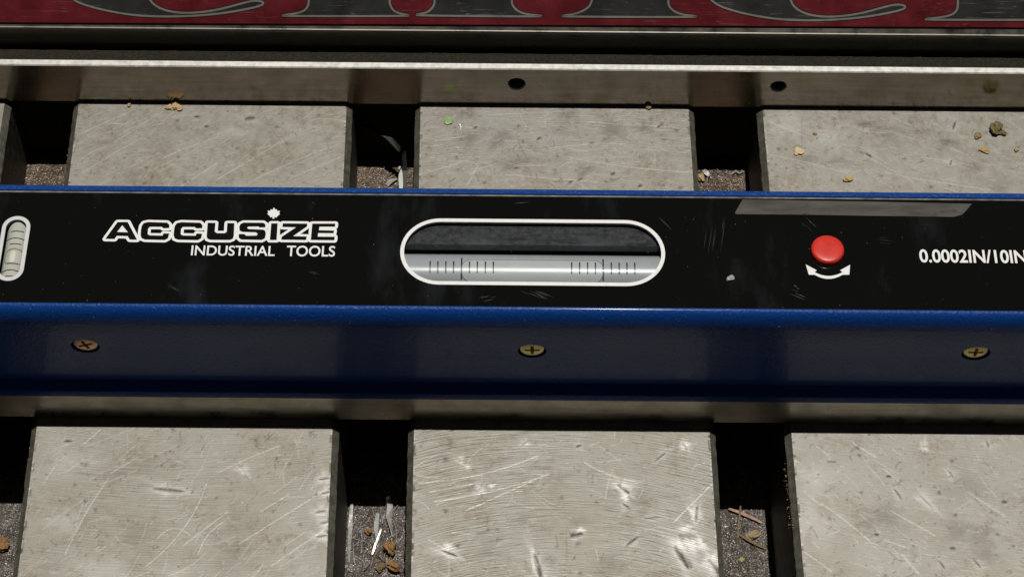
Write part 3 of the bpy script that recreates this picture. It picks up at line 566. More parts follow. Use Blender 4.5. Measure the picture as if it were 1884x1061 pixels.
# ------------------------------------------------------------------ precision level
YF = -8.46; XL, XR = -146.0, 156.0
level = thing('precision_level', 'long blue precision spirit level with black face plate, lying across the slotted table', 'spirit level', (5, 10, 0))
base_prof = [(YF + 0.25, 0), (YF, 0.25), (YF, 10.9), (30.6, 10.9), (30.6, 0.25), (30.35, 0), (19, 0), (15.5, 3.5), (6.5, 3.5), (3, 0)]
v, f = extrude_x(base_prof, XL, XR); obj('steel_base', v, f, MBASE, level, label='ground steel base of the level')
BF = -8.05; CR = 5.2
bp_ = [(YF + 0.25, 10.9), (YF - 0.22, 11.2), (YF - 0.22, 12.2), (YF + 0.1, 13.3), (YF + 1.0, 14.2), (BF + 2.0, 15.4), (BF + 1.75, 20), (BF + 1.0, 31), (BF + 0.25, 40), (BF, HL - 5.6)]
for i in range(1, 13):
    a = math.pi / 2 * i / 12; bp_.append((BF + 2.55 * (1 - math.cos(a)), HL - 5.6 + 5.85 * math.sin(a)))
bp_ += [(-5.36, HL + 0.22), (-5.27, HL + 0.12), (-5.25, HL - 1.2), (27.82, HL - 1.2), (27.84, HL + 0.12), (27.95, HL + 0.25), (29.25, HL + 0.25), (29.5, HL - 0.05), (29.6, 12), (29.6, 10.9)]
v, f = extrude_x(bp_, XL, XR); body = obj('body', v, f, MB_, level)
screws = []
for (x, y, mt, ang) in ((156.5, 638.5, MCOPPER, 0.35), (979, 648, MBRASS, 0.02), (1796, 652, MBRASS, 0.0)): screws.append((atY(x, y, BF + 0.5), mt, ang))
wc = atz(980, 463.5, HL); wx = (atz(1224, 466, HL)[0] - atz(736.5, 461, HL)[0]) / 2; wy = (atz(980, 402.8, HL)[1] - atz(980, 524.2, HL)[1]) / 2
cc = atz(23.6, 456.5, HL); cx_ = 26.4 / 7.6; cy_ = (atz(28, 397, HL)[1] - atz(17, 516, HL)[1]) / 2
print('window', wc, wx, wy, 'cross', cc, cx_, cy_)
cut = [cyl_y(s[0][0], s[0][2], 3.55, BF - 3, BF + 3.1, 40) for s in screws]
cut.append(box(wc[0] - wx - 1, wc[0] + wx + 1, -4.0, wc[1] + wy + 1.0, HL - 16, HL + 3)); cut.append(box(cc[0] - cx_ - 1, cc[0] + cx_ + 1, cc[1] - cy_ - 1.5, cc[1] + cy_ + 1.5, HL - 10, HL + 3))
boolean_cut(body, cut)
body.data.polygons.foreach_set('use_smooth', [True] * len(body.data.polygons)); body.data.set_sharp_from_angle(angle=math.radians(28))
# screws
for (p, mt, ang) in screws:
    n = 36; v = [(p[0], BF + 1.1, p[2])]; f = []
    for r, y in ((1.5, 0.78), (2.4, 0.9), (2.95, 1.08), (3.05, 1.35), (3.05, 2.6)):
        v += [(p[0] + r * math.cos(2 * math.pi * i / n), BF + 0.35 + y, p[2] + r * math.sin(2 * math.pi * i / n)) for i in range(n)]
    f += [(0, 1 + i, 1 + (i + 1) % n) for i in range(n)]
    for j in range(4):
        for i in range(n): a = 1 + j * n + i; b = 1 + j * n + (i + 1) % n; f.append((a, b, b + n, a + n))
    f.append(tuple(1 + 4 * n + i for i in range(n))[::-1])
    sc = obj('screw', v, f, mt, level)
    cr = []
    for a in (ang, ang + math.pi / 2):
        bx_, bf_ = box(-1.85, 1.85, -1, 0.55, -0.42, 0.42)
        cr.append(([(p[0] + x * math.cos(a) - z * math.sin(a), BF + 1.1 + y * 1.0 + 0.9, p[2] + x * math.sin(a) + z * math.cos(a)) for x, y, z in bx_], bf_))
    boolean_cut(sc, cr); sc.data.polygons.foreach_set('use_smooth', [True] * len(sc.data.polygons)); sc.data.set_sharp_from_angle(angle=math.radians(30))
    v, f = cyl_y(p[0], p[2], 2.6, BF + 2.75, BF + 2.9, 24); obj('cross_recess', v, f, MHOLE, sc)
# face plate with two window openings
ix, iy = wx - 0.95, wy - 1.0
loops = [[(XL + 1, -5.2), (XR - 1, -5.2), (XR - 1, 27.25), (XL + 1, 27.25)], stadium(wc[0], wc[1], ix + 0.1, iy + 0.1)[::-1], stadium(cc[0], cc[1], cx_ - 0.8, cy_ - 0.9)[::-1]]
v, f = fill(loops, 0.9); v = v + np.array([0, 0, HL - 0.45]); plate = obj('face_plate', v, f, MPLATE, level, label='glossy black face plate with white printing')
v, f = box(XL + 1, XR - 1, 27.27, 27.80, HL - 0.9, HL - 0.12); obj('plate_seam', v, f, mat_flat('grey_plate_edge', (0.13, 0.13, 0.125), 0.4, 0.0, 0.5, 300), level)  # narrow grey strip along the plate's back edge
def flat_on_plate(name, loops, z, mat, parent, offset=0.0):
    v, f = fill(loops, 0, offset); return obj(name, np.stack([v[:, 0], v[:, 1], np.full(len(v), HL + z)], -1), f, mat, parent)
flat_on_plate('window_border', [stadium(wc[0], wc[1], wx, wy, 24), stadium(wc[0], wc[1], ix, iy, 24)[::-1]], 0.03, MWHITE, plate)
flat_on_plate('vial_border', [stadium(cc[0], cc[1], cx_, cy_, 20), stadium(cc[0], cc[1], cx_ - 0.95, cy_ - 1.05, 20)[::-1]], 0.03, mat_flat('grey_white_print', (0.58, 0.59, 0.60), 0.5, 0, 0.05), plate)
# logo: digitised letter outlines
def LG(x, y): p = atz(160 + x / 3.768, 370 + y / 3.768, HL); return (p[0], p[1])
C1 = [(570, 188), (572, 166), (556, 150), (425, 146), (394, 153), (380, 172), (374, 205), (372, 238), (380, 258), (402, 267), (540, 270), (562, 258), (570, 226), (532, 224), (524, 240), (436, 238), (421, 230), (424, 192), (436, 179), (518, 179), (530, 189)]
logo = [[[(128, 262), (212, 146), (283, 146), (347, 268), (298, 267), (282, 243), (207, 241), (192, 263)], [(245, 168), (208, 215), (285, 217)]],
        [C1], [[(x + 229, y + 1) for x, y in C1]],
        [[(837, 151), (891, 152), (886, 212), (902, 223), (955, 223), (969, 214), (973, 153), (1022, 154), (1018, 245), (1010, 262), (990, 270), (856, 269), (836, 262), (830, 246)]],
        [[(1236, 183), (1238, 162), (1222, 151), (1085, 150), (1064, 160), (1056, 180), (1058, 204), (1076, 214), (1172, 217), (1184, 228), (1175, 240), (1104, 241), (1092, 229), (1053, 229), (1052, 253), (1068, 267), (1212, 270), (1234, 258), (1240, 228), (1236, 207), (1220, 198), (1122, 195), (1110, 187), (1118, 178), (1188, 177), (1198, 184)]],
        [[(1278, 155), (1322, 155), (1315, 270), (1268, 270)]],
        [[(1357, 155), (1527, 157), (1526, 176), (1428, 244), (1523, 246), (1520, 270), (1347, 268), (1350, 248), (1450, 182), (1355, 180)]],
        [[(1562, 157), (1722, 157), (1720, 178), (1612, 178), (1608, 203), (1713, 205), (1710, 223), (1603, 222), (1600, 247), (1718, 248), (1715, 272), (1552, 270)]]]
def outline_white(P, w, z, parent):
    """white keyline: filled letter plus round-jointed stroke of half width w"""
    v, f = [], []
    k = len(P); P = np.array(P)
    for i in range(k):
        a, b = P[i], P[(i + 1) % k]; d = (b - a) / (np.linalg.norm(b - a) + 1e-9); n = np.array([-d[1], d[0]]) * w; q = len(v); zz = HL + z + 0.0006 * (2 * i)
        v += [(*(a + n), zz), (*(b + n), zz), (*(b - n), zz), (*(a - n), zz)]; f.append((q + 3, q + 2, q + 1, q))
        q = len(v); zz += 0.0006; v += [(*(a + w * np.array([math.cos(t * math.pi / 8), math.sin(t * math.pi / 8)])), zz) for t in range(16)]; f.append(tuple(range(q, q + 16)))
    fv, ff = fill([P.tolist()]); q = len(v); v += [(p[0], p[1], HL + z - 0.002) for p in fv]; f += [tuple(q + i for i in t) for t in ff]
    return v, f
for k, ls in enumerate(logo):
    L = [[LG(*p) for p in lp] for lp in ls]
    v, f = outline_white(L[0], 0.70, 0.02 + 0.001 * k, plate); obj('logo_outline', v, f, MWHITE, plate)
    flat_on_plate('logo_letter', L, 0.085, MBLKPRINT, plate)
    if len(L) > 1: pass
leaf = [(1296, 44), (1306, 60), (1316, 56), (1318, 68), (1338, 68), (1332, 82), (1338, 90), (1316, 108), (1318, 114), (1298, 110), (1300, 122), (1284, 122), (1290, 110), (1268, 112), (1270, 106), (1250, 88), (1258, 80), (1252, 66), (1272, 68), (1274, 56), (1286, 62)]
flat_on_plate('maple_leaf', [[LG(*p) for p in leaf]], 0.03, MWHITE, plate)
def text_between(s, tl, br, z, parent, weight=0.0, shear=0.0, name='lettering'):
    v, f = textmesh(s, weight, shear); mn, mx = v.min(0), v.max(0)
    a = atz(*tl, HL); b = atz(*br, HL)
    q = [(a[0] + (p[0] - mn[0]) / (mx[0] - mn[0]) * (b[0] - a[0]), b[1] + (p[1] - mn[1]) / (mx[1] - mn[1]) * (a[1] - b[1]), HL + z) for p in v]
    return obj(name, q, f, MWHITE, parent)
zp = lambda x, y: (160 + x / 3.768, 370 + y / 3.768)
text_between('INDUSTRIAL', zp(727, 306), zp(1300, 381), 0.03, plate, 0.012); text_between('TOOLS', zp(1388, 308), zp(1718, 385), 0.03, plate, 0.012)
text_between('0.0002IN/10IN', (1690, 458.5), (1890, 484.5), 0.03, plate, 0.02)
zq = lambda x, y: tuple(atz(1440 + x / 4.243, 410 + y / 4.243, HL)[:2])
arc_o, arc_i = [], []
for i in range(13):
    x = 228 + (488 - 228) * i / 12; u = (x - 358) / 130
    arc_o.append((x, 437 - 46 * u * u)); arc_i.append((x, 414 - 42 * u * u))
arrow = [(180, 324), (266, 370)] + arc_i[1:-1] + [(448, 370), (526, 327), (520, 404)] + arc_o[::-1][1:-1] + [(204, 404)]
flat_on_plate('turn_arrow', [[zq(*p) for p in arrow]], 0.03, MWHITE, plate)
# red adjusting knob
bc = atz(1440 + 346 / 4.243, 410 + 227 / 4.243, HL); n = 40; v, f = [], []
prof = [(4.02, -0.3), (4.05, 1.0), (3.98, 1.35), (3.75, 1.58), (3.4, 1.68), (2.2, 1.72), (1.0, 1.74)]
for r, z in prof: v += [(bc[0] + r * math.cos(2 * math.pi * i / n), bc[1] + r * math.sin(2 * math.pi * i / n), HL + z) for i in range(n)]
for j in range(len(prof) - 1):
    for i in range(n): a = j * n + i; b = j * n + (i + 1) % n; f.append((a, b, b + n, a + n))
f.append(tuple((len(prof) - 1) * n + i for i in range(n)))
obj('adjusting_knob', v, f, MBUTTON, level, smooth=True)
# reflection at the plate's edge, painted as a thin grey patch
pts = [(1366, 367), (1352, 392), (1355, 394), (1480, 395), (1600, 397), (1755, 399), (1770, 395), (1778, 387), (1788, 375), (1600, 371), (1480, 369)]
flat_on_plate('reflection_patch', [[tuple(atz(x, y, HL)[:2]) for x, y in pts]], 0.02, MREFL, plate)['label'] = 'soft grey reflection painted on the plate edge'
v, f = [], []  # scuffs, and glints below the window painted as pale slivers
for (x0, y0, x1, y1, w, n) in ((1448, 531, 1492, 548, 0.16, 5), (1458, 528, 1470, 531, 0.3, 2), (1312, 385, 1300, 480, 0.08, 5), (1335, 390, 1325, 470, 0.07, 3), (920, 376, 992, 370, 0.10, 2), (1470, 395, 1500, 425, 0.10, 5), (1600, 440, 1650, 445, 0.08, 4), (560, 500, 600, 505, 0.07, 3), (880, 552, 915, 545, 0.14, 6), (965, 530, 1015, 552, 0.16, 7), (300, 520, 340, 540, 0.07, 3), (1200, 390, 1235, 425, 0.08, 4)):
    for _ in range(n):
        o = rng.normal(size=2) * (6 if n > 3 else 2); a = rng.random() * 0.5; b = a + (1 - a) * rng.uniform(0.3, 1)
        p = atz(x0 + (x1 - x0) * a + o[0], y0 + (y1 - y0) * a + o[1] * 0.6, HL)[:2]; q = atz(x0 + (x1 - x0) * b + o[0], y0 + (y1 - y0) * b + o[1] * 0.6, HL)[:2]
        d = (q - p) / (np.linalg.norm(q - p) + 1e-6); nn = np.array([-d[1], d[0]]) * w * rng.uniform(0.4, 1) / 2; m_ = (p + q) / 2 + nn * rng.normal() * 2; z = HL + 0.012 + 0.0004 * len(f); k0 = len(v)
        v += [(*p, z), (*(m_ + nn), z), (*q, z), (*(m_ - nn), z)]; f.append((k0, k0 + 1, k0 + 2, k0 + 3))
obj('scuffs_and_glints', v, f, mat_flat('pale_scuff_glint', (0.034, 0.038, 0.044), 0.5, 0, 0.6, 900), plate)['kind'] = 'stuff'
# main vial in its housing
RV = 5.5; zc = HL - 1.7 - RV; cpt = atz(980, 510, zc); yc = cpt[1]; VX0, VX1 = wc[0] - wx - 0.8, wc[0] + wx + 0.8
hv, hf = box(VX0 - 0.1, VX1 + 0.1, -3.9, wc[1] + wy + 0.9, HL - 15.5, HL - 0.95)
housing = obj('vial_housing', hv, [q for i, q in enumerate(hf) if i != 1], MCAV, level)
yl = atz(980, 451, HL - 1.6)[1]; v, f = box(VX0, VX1, yl, wc[1] + wy + 0.8, HL - 4, HL - 1.6); obj('window_ledge', v, f, MLEDGE, housing)
def tube_patch(x0, x1, phi0, phi1, R, nx=2, na=12, yc_=None, zc_=None, axis='x'):
    v, f = [], []
    for i in range(nx):
        for j in range(na):
            a = phi0 + (phi1 - phi0) * j / (na - 1); x = x0 + (x1 - x0) * i / (nx - 1); v.append((x, yc_ + R * math.sin(a), zc_ + R * math.cos(a)))
    for i in range(nx - 1):
        for j in range(na - 1): a = i * na + j; f.append((a, a + 1, a + na + 1, a + na))
    return v, f
na = 48; v, f = [], []
for x in (VX0, VX1): v += [(x, yc + RV * math.sin(2 * math.pi * i / na), zc + RV * math.cos(2 * math.pi * i / na)) for i in range(na)]
f = [(i, (i + 1) % na, na + (i + 1) % na, na + i) for i in range(na)]
vial = obj('bubble_vial', v, f, MVIAL, level, smooth=True)
VA = math.radians(90) - PITCH       # direction towards the lens, for reading angles off the photograph once
def phi_of(y): return math.asin(max(-0.98, min(0.98, (510 - y) / 7.55 / RV))) - VA
zx = lambda z: atz(720 + z / 3.623, 495, zc + RV * 0.9)[0]
for gx in (258, 310, 363, 415, 521, 573, 627, 680, 1202, 1255, 1308, 1360, 1466, 1518, 1570, 1622):
    v, f = tube_patch(zx(gx) - 0.17, zx(gx) + 0.17, phi_of(503.5), phi_of(482), RV + 0.06, 2, 10, yc, zc); obj('graduation_line', v, f, MLINE, vial)
for gx in (468, 1412):
    v, f = tube_patch(zx(gx) - 0.17, zx(gx) + 0.17, phi_of(515.5), phi_of(475.5), RV + 0.06, 2, 14, yc, zc); obj('graduation_line', v, f, MLINE, vial)
def bubble(x0, x1, a0, a1, R, inset, lift):
    """capsule-ended patch wrapped on the vial"""
    L = (x1 - x0) / 2 - inset; A = (a1 - a0) / 2 * R - inset; cx = (x0 + x1) / 2; ca = (a0 + a1) / 2; v, f = [], []
    E = A * 0.8; xs = [-L + E * (1 - math.cos(math.pi / 2 * i / 10)) for i in range(11)]; xs = xs + [-L + E + (2 * L - 2 * E) * i / 12 for i in range(1, 12)] + [-x for x in xs[::-1]]
    m = 17
    for x in xs:
        d = max(0.0, abs(x) - (L - E)) / E; wd = A * math.sqrt(max(0.0, 1 - d * d))
        for j in range(m):
            q = -1 + 2 * j / (m - 1); an = ca + q * wd / R; rr = R + 0.02 + lift; v.append((cx + x, yc + rr * math.sin(an), zc + rr * math.cos(an)))
    for i in range(len(xs) - 1):
        for j in range(m - 1): a = i * m + j; f.append((a, a + 1, a + m + 1, a + m))
    return v, f
bx0, bx1 = zx(462), zx(1420)
v, f = bubble(bx0, bx1, phi_of(521), phi_of(478), RV, 0, 0.0); obj('bubble_rim', v, f, MBUBE, vial, smooth=True)
v, f = bubble(bx0, bx1, phi_of(521), phi_of(478), RV, 0.26, 0.015); obj('bubble', v, f, MBUB, vial, smooth=True)
v, f = fill([stadium(wc[0], wc[1], ix + 0.05, iy + 0.05, 24)], 0.5); obj('window_pane', v + np.array([0, 0, HL - 0.35]), f, MPANE, level)
# cross vial
rcv = cx_ - 0.6; zcv = HL - 1.0 - rcv
hv, hf = box(cc[0] - cx_ - .9, cc[0] + cx_ + .9, cc[1] - cy_ - 1.4, cc[1] + cy_ + 1.4, HL - 9.8, HL - 0.95); ch = obj('cross_vial_housing', hv, [q for i, q in enumerate(hf) if i != 1], MCV, level)
na = 32; v = []
for y in (cc[1] - cy_ - 1, cc[1] + cy_ + 1): v += [(cc[0] + rcv * math.sin(2 * math.pi * i / na), y, zcv + rcv * math.cos(2 * math.pi * i / na)) for i in range(na)]
cv = obj('cross_vial', v, [(i, (i + 1) % na, na + (i + 1) % na, na + i) for i in range(na)], MCV, level, smooth=True)
def cz(y): return atz(23.6, 370 + y / 5.893, HL - 1.0)[1]
for (y, half) in ((325, 0.55), (400, 0.95), (462, 0.5), (745, 0.95), (812, 0.45), (672, 0.5)):
    v, f = [], []
    for j in range(9):
        a = -half + 2 * half * j / 8 + 0.06; bow = -0.35 * (j / 8 - 0.5) ** 2 * (half > .9) * 4 * .5
        for dy in (-0.11, 0.11): v.append((cc[0] + (rcv + 0.09) * math.sin(a), cz(y) + dy + bow, zcv + (rcv + 0.09) * math.cos(a)))
    f = [(2 * j, 2 * j + 1, 2 * j + 3, 2 * j + 2) for j in range(8)]; obj('graduation_line', v, f, MLINE, cv)
by0, by1 = cz(695), cz(508)
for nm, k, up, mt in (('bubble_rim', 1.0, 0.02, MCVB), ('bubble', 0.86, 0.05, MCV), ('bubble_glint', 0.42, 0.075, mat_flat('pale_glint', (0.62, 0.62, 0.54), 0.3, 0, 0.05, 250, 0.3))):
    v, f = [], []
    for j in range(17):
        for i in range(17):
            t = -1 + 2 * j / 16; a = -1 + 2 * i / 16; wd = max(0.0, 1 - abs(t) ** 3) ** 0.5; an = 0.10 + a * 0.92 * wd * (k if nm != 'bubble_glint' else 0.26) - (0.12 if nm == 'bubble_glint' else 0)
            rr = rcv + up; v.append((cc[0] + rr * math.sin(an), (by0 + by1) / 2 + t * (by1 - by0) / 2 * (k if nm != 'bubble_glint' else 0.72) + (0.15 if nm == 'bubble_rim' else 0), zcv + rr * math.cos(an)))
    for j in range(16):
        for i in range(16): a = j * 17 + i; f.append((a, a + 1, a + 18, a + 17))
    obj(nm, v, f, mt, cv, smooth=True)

# ------------------------------------------------------------------ loose bits
def crumb(name, label, cat, p, size, mat, flat=0.6, stretch=1.0, rz=0.0, seed=0, group=None, lift=0.0):
    r_ = random.Random(seed); bm = bmesh.new(); bmesh.ops.create_icosphere(bm, subdivisions=3, radius=1)
    ph = [r_.uniform(0, 6.28) for _ in range(6)]
    for vv in bm.verts:
        c = vv.co; k = 1 + 0.28 * math.sin(3.1 * c.x + ph[0]) * math.sin(2.7 * c.y + ph[1]) + 0.16 * math.sin(6 * c.z + ph[2] + 4 * c.x) + 0.10 * math.sin(11 * c.x + ph[3]) * math.sin(9 * c.y + ph[4]) + r_.uniform(-0.10, 0.10)
        vv.co = Vector((c.x * k * stretch, c.y * k, c.z * k * flat)) * (size / 2)
    zmin = min(vv.co.z for vv in bm.verts); q = Matrix.Rotation(rz, 3, 'Z')
    for vv in bm.verts: vv.co = q @ (vv.co - Vector((0, 0, zmin))) * S
    me = bpy.data.meshes.new(name); bm.to_mesh(me); bm.free()
    o = link(name, me, mat); o.location = [p[0] * S, p[1] * S, (p[2] + lift) * S]; o['label'] = label; o['category'] = cat
    if group: o['group'] = group
    BASE[o.name] = np.array(p); return o
def strip(name, label, cat, pts, w, th, mat, twist=0.0, group=None):
    """thin bent ribbon through 3-D points (mm)"""
    P = [np.array(p, float) for p in pts]; base = P[0].copy(); v, f = [], []
    for i, p in enumerate(P):
        d = P[min(i + 1, len(P) - 1)] - P[max(i - 1, 0)]; d /= np.linalg.norm(d) + 1e-9
        s = np.cross(d, [0, 0, 1.0]); s /= np.linalg.norm(s) + 1e-6; a = twist * i / len(P)
        up = np.cross(s, d); s2 = s * math.cos(a) + up * math.sin(a); u2 = np.cross(s2, d); ww = w * (0.35 + 0.65 * math.sin(math.pi * (i + 0.6) / (len(P) + 0.2)))
        v += [p + s2 * ww / 2 + u2 * th / 2, p + s2 * ww / 2 - u2 * th / 2, p - s2 * ww / 2 - u2 * th / 2, p - s2 * ww / 2 + u2 * th / 2]
    for i in range(len(P) - 1):
        for k in range(4): a = i * 4 + k; b = i * 4 + (k + 1) % 4; f.append((a, b, b + 4, a + 4))
    f += [(0, 1, 2, 3), tuple(range(len(v) - 4, len(v)))]
    o = obj(name, v, f, mat, None, loc=base); o['label'] = label; o['category'] = cat
    if group: o['group'] = group
    return o
T = lambda x, y: atz(x, y, 0.0); FB = lambda x, y: atz(x, y, -27.0); FF = lambda x, y: atz(x, y, -38.0)
gp = [(817, 219), (826, 217), (834, 221), (832, 228), (822, 231), (817, 227)]
pts = [T(*p) for p in gp]; o = obj('paint_flake', [(p[0], p[1], 0.05 + 0.15 * (i % 2)) for i, p in enumerate(pts)] + [(p[0], p[1], 0.4 + 0.15 * (i % 2)) for i, p in enumerate(pts)], [tuple(range(6))[::-1], tuple(range(6, 12))] + [(i, (i + 1) % 6, 6 + (i + 1) % 6, 6 + i) for i in range(6)], MGREEN, None, loc=T(826, 224)); o['label'] = 'small bright green paint flake on the middle table slab'; o['category'] = 'paint flake'
strip('metal_shaving', 'tiny curled bright shaving beside the green paint flake', 'metal shaving', [T(841, 226) + [0, 0, .2], T(846, 230) + [0, 0, .25], T(848, 235) + [0, 0, .2], T(847, 240) + [0, 0, .15]], 0.35, 0.12, MSHAV)
G = 'tan crumbs lying against the guide bar'
for i, (x, y, s, stt) in enumerate(((311, 199, 1.5, 1.2), (322, 197, 1.7, 1.3), (330, 200, 1.5, 1.4), (317, 201, 0.9, 1))):
    crumb('crumb', ['tan crumb starting the small heap at the guide bar foot', 'biggest tan crumb of the small heap at the guide bar foot', 'longest tan crumb, ending the small heap at the guide bar foot', 'tiniest tan crumb in front of the small heap at the guide bar'][i], 'crumb', T(x, y), s, MTAN, 0.6, stt, i, 10 + i, G)
crumb('crumb', 'single tan crumb at the guide bar foot beside the middle slab corner', 'crumb', T(1193, 199), 1.4, MTAN, 0.9, 1.0, 0.4, 21)
crumb('crumb', 'lone dark tan speck at the bar foot left of the crumb heap', 'crumb', T(238, 195.5), 1.0, MTAN, 0.8, 1.0, 0.4, 22)
crumb('crumb', 'largest crumb, an olive brown clump on the right slab', 'crumb', T(1831, 240), 3.6, MOLIVE, 0.6, 1.0, 0.3, 31)
crumb('crumb', 'small olive lump touching the foot of the largest olive clump', 'crumb', T(1843, 246), 1.8, MOLIVE, 0.5, 1.5, -0.6, 32)
crumb('crumb', 'brown crumb just beside the largest olive clump', 'crumb', T(1799, 251), 2.0, mat_flat('brown_crumb', (0.30, 0.22, 0.10), 0.85, 0, 0.4, 1500, 0, 0.3, 2500), 0.5, 1.0, 0.3, 33)
crumb('crumb', 'straw coloured fibrous crumb below the olive clump', 'crumb', T(1811, 278), 1.7, mat_flat('straw_crumb', (0.42, 0.30, 0.11), 0.8, 0, 0.3, 1500, 0, 0.2, 2500), 0.45, 1.6, -0.7, 34)
crumb('crumb', 'yellowish round crumb by itself at the right of the straw crumb', 'crumb', T(1870, 277), 1.2, MTAN, 0.7, 1.0, 0.3, 35)
crumb('crumb', 'pale tan flat crumb with a grey smear on the right slab', 'crumb', T(1469, 280), 2.3, mat_flat('pale_tan_crumb', (0.62, 0.47, 0.27), 0.8, 0, 0.2, 900), 0.35, 1.15, 0.5, 36)
crumb('crumb', 'tiny tan speck up from the pale flat crumb', 'crumb', T(1500, 246), 1.1, MTAN, 0.6, 1.0, 0.3, 37)
crumb('crumb', 'tan oval crumb on the right slab close to the level', 'crumb', T(1560, 330), 1.9, MTAN, 0.6, 1.25, 0.1, 38)
p = atz(1344, 513, HL); crumb('metal_chip', 'small pale grey chip lying on the black face plate', 'metal chip', p, 1.3, MCHIP, 0.5, 1.7, 0.5, 41, lift=0.01)
# slots
sw = lambda pts, zz: [np.array(FF(x, y)) + [0, 0, z] for (x, y), z in zip(pts, zz)]
strip('metal_shaving', 'wide bright curled shaving standing on end in the middle front slot', 'metal shaving', sw(((714, 915), (718, 935), (716, 955), (720, 975), (722, 988)), (0.8, 1.6, 1.3, 1.2, 0.5)), 2.0, 0.15, MSHAV, 1.9)
strip('metal_shaving', 'long bright tapering shaving lying along the edge of the middle front slot', 'metal shaving', sw(((648, 928), (646, 950), (645, 975), (643, 1005), (642, 1035)), (0.8, 1.3, 1.3, 1.0, 0.4)), 1.2, 0.15, MSHAV, 1.1)
strip('metal_shaving', 'thin straight needle shaving between the two bright curls', 'metal shaving', sw(((702, 975), (696, 990), (690, 1005), (685, 1020)), (0.9, 0.7, 0.5, 0.3)), 0.6, 0.2, MSHAV)
strip('metal_shaving', 'grey upright splinter beside the wide curled shaving', 'metal shaving', sw(((695, 945), (693, 962), (692, 978), (694, 990)), (0.5, 1.2, 1.0, 0.3)), 1.3, 0.15, MCHIP, 0.6)
crumb('rust_lump', 'big orange rust lump at the wall of the middle front slot', 'rust lump', FF(718, 1012), 3.7, MRUST, 0.8, 0.85, 0.3, 51)
crumb('rust_lump', 'orange rust lump below the big one, half out of view', 'rust lump', FF(724, 1045), 3.4, MRUST, 0.8, 0.8, 1.3, 52)
crumb('rust_lump', 'small orange rust crumb beside the needle shaving', 'rust lump', FF(678, 979), 1.9, MRUST, 0.8, 1.1, 0.3, 53)
crumb('rust_lump', 'dark brown rust crumb at the foot of the big orange lump', 'rust lump', FF(700, 1045), 2.2, MTWIG, 0.7, 1.1, 0.3, 54)
crumb('rust_lump', 'orange rust lump in the leftmost front slot', 'rust lump', FF(5, 1003), 4.2, MRUST, 0.6, 0.8, 1.2, 55)
strip('coppery_splinter', 'coppery splinter lying slanted in the right front slot', 'splinter', sw(((1340, 938), (1360, 945), (1380, 953), (1402, 963)), (0.9, 0.9, 0.8, 0.5)), 0.9, 0.35, MCOPW)
strip('metal_shaving', 'dark upright wire crossing the coppery splinter', 'metal shaving', sw(((1362, 930), (1360, 950), (1358, 970), (1356, 990)), (1.9, 1.6, 1.0, 0.3)), 0.55, 0.3, MTWIG)
strip('plant_fibre', 'brown dry fibre slanting below the coppery splinter', 'fibre', sw(((1360, 985), (1375, 995), (1392, 1003), (1410, 1011)), (0.5, 0.9, 0.6, 0.4)), 0.8, 0.4, MTWIG)
crumb('crumb', 'tan crumb in the right front slot beside the dry fibre', 'crumb', FF(1385, 985), 2.2, mat_flat('dull_tan', (0.30, 0.23, 0.13), 0.85, 0, 0.3, 900), 0.6, 1.7, 0.1, 61)
crumb('crumb', 'yellow green crumb on the floor of the right front slot', 'crumb', FF(1364, 1030), 1.2, mat_flat('yellow_green', (0.34, 0.33, 0.12), 0.8, 0, 0.2, 900), 0.6, 1.2, 0.1, 62)
sb = lambda pts, zz: [np.array(FB(x, y)) + [0, 0, z] for (x, y), z in zip(pts, zz)]
strip('metal_chip', 'bright torn metal chip on the rusty floor of the middle back slot', 'metal chip', sb(((712, 342), (720, 336), (730, 331)), (0.4, 1.0, 0.6)), 1.8, 0.15, MSHAV, 0.9)
strip('plastic_strip', 'dark bent plastic strip leaning inside the middle back slot', 'plastic strip', [np.array(FB(745, 352)) + [0, 0, 0.3], np.array(FB(746, 325)) + [0, 0, 3], np.array(FB(744, 312)) + [0, 1, 8], np.array(atz(735, 275, -15)), np.array(atz(712, 250, -13)), np.array(atz(685, 236, -12)), np.array(atz(662, 230, -11.5)), np.array(atz(644, 228, -11.2))], 1.9, 0.25, MDARKSTRIP)
strip('plastic_strip', 'short pale strip upright at the wall of the middle back slot', 'plastic strip', [np.array(FB(738, 352)) + [0, 0, 0.5], np.array(FB(738, 335)) + [0, 0, 1.2], np.array(FB(737, 312)) + [0, 0, 1.5]], 1.4, 0.3, mat_flat('pale_strip', (0.5, 0.5, 0.45), 0.5), 0.2)
strip('metal_chip', 'white flat chip at the shadow edge of the right back slot', 'metal chip', sb(((1294, 315), (1299, 321), (1305, 326)), (0.5, 0.9, 0.6)), 1.7, 0.2, MSHAV, 0.3)
crumb('crumb', 'tan crumb in the corner of the right back slot', 'crumb', FB(1290, 331), 2.3, MTAN, 0.8, 0.8, 0.1, 63)
strip('metal_shaving', 'small curled grey shaving at the shadow edge of the right back slot', 'metal shaving', sb(((1345, 322), (1353, 318), (1360, 321), (1368, 318)), (0.3, 0.9, 0.5, 0.8)), 0.7, 0.2, MCHIP, 1.0)
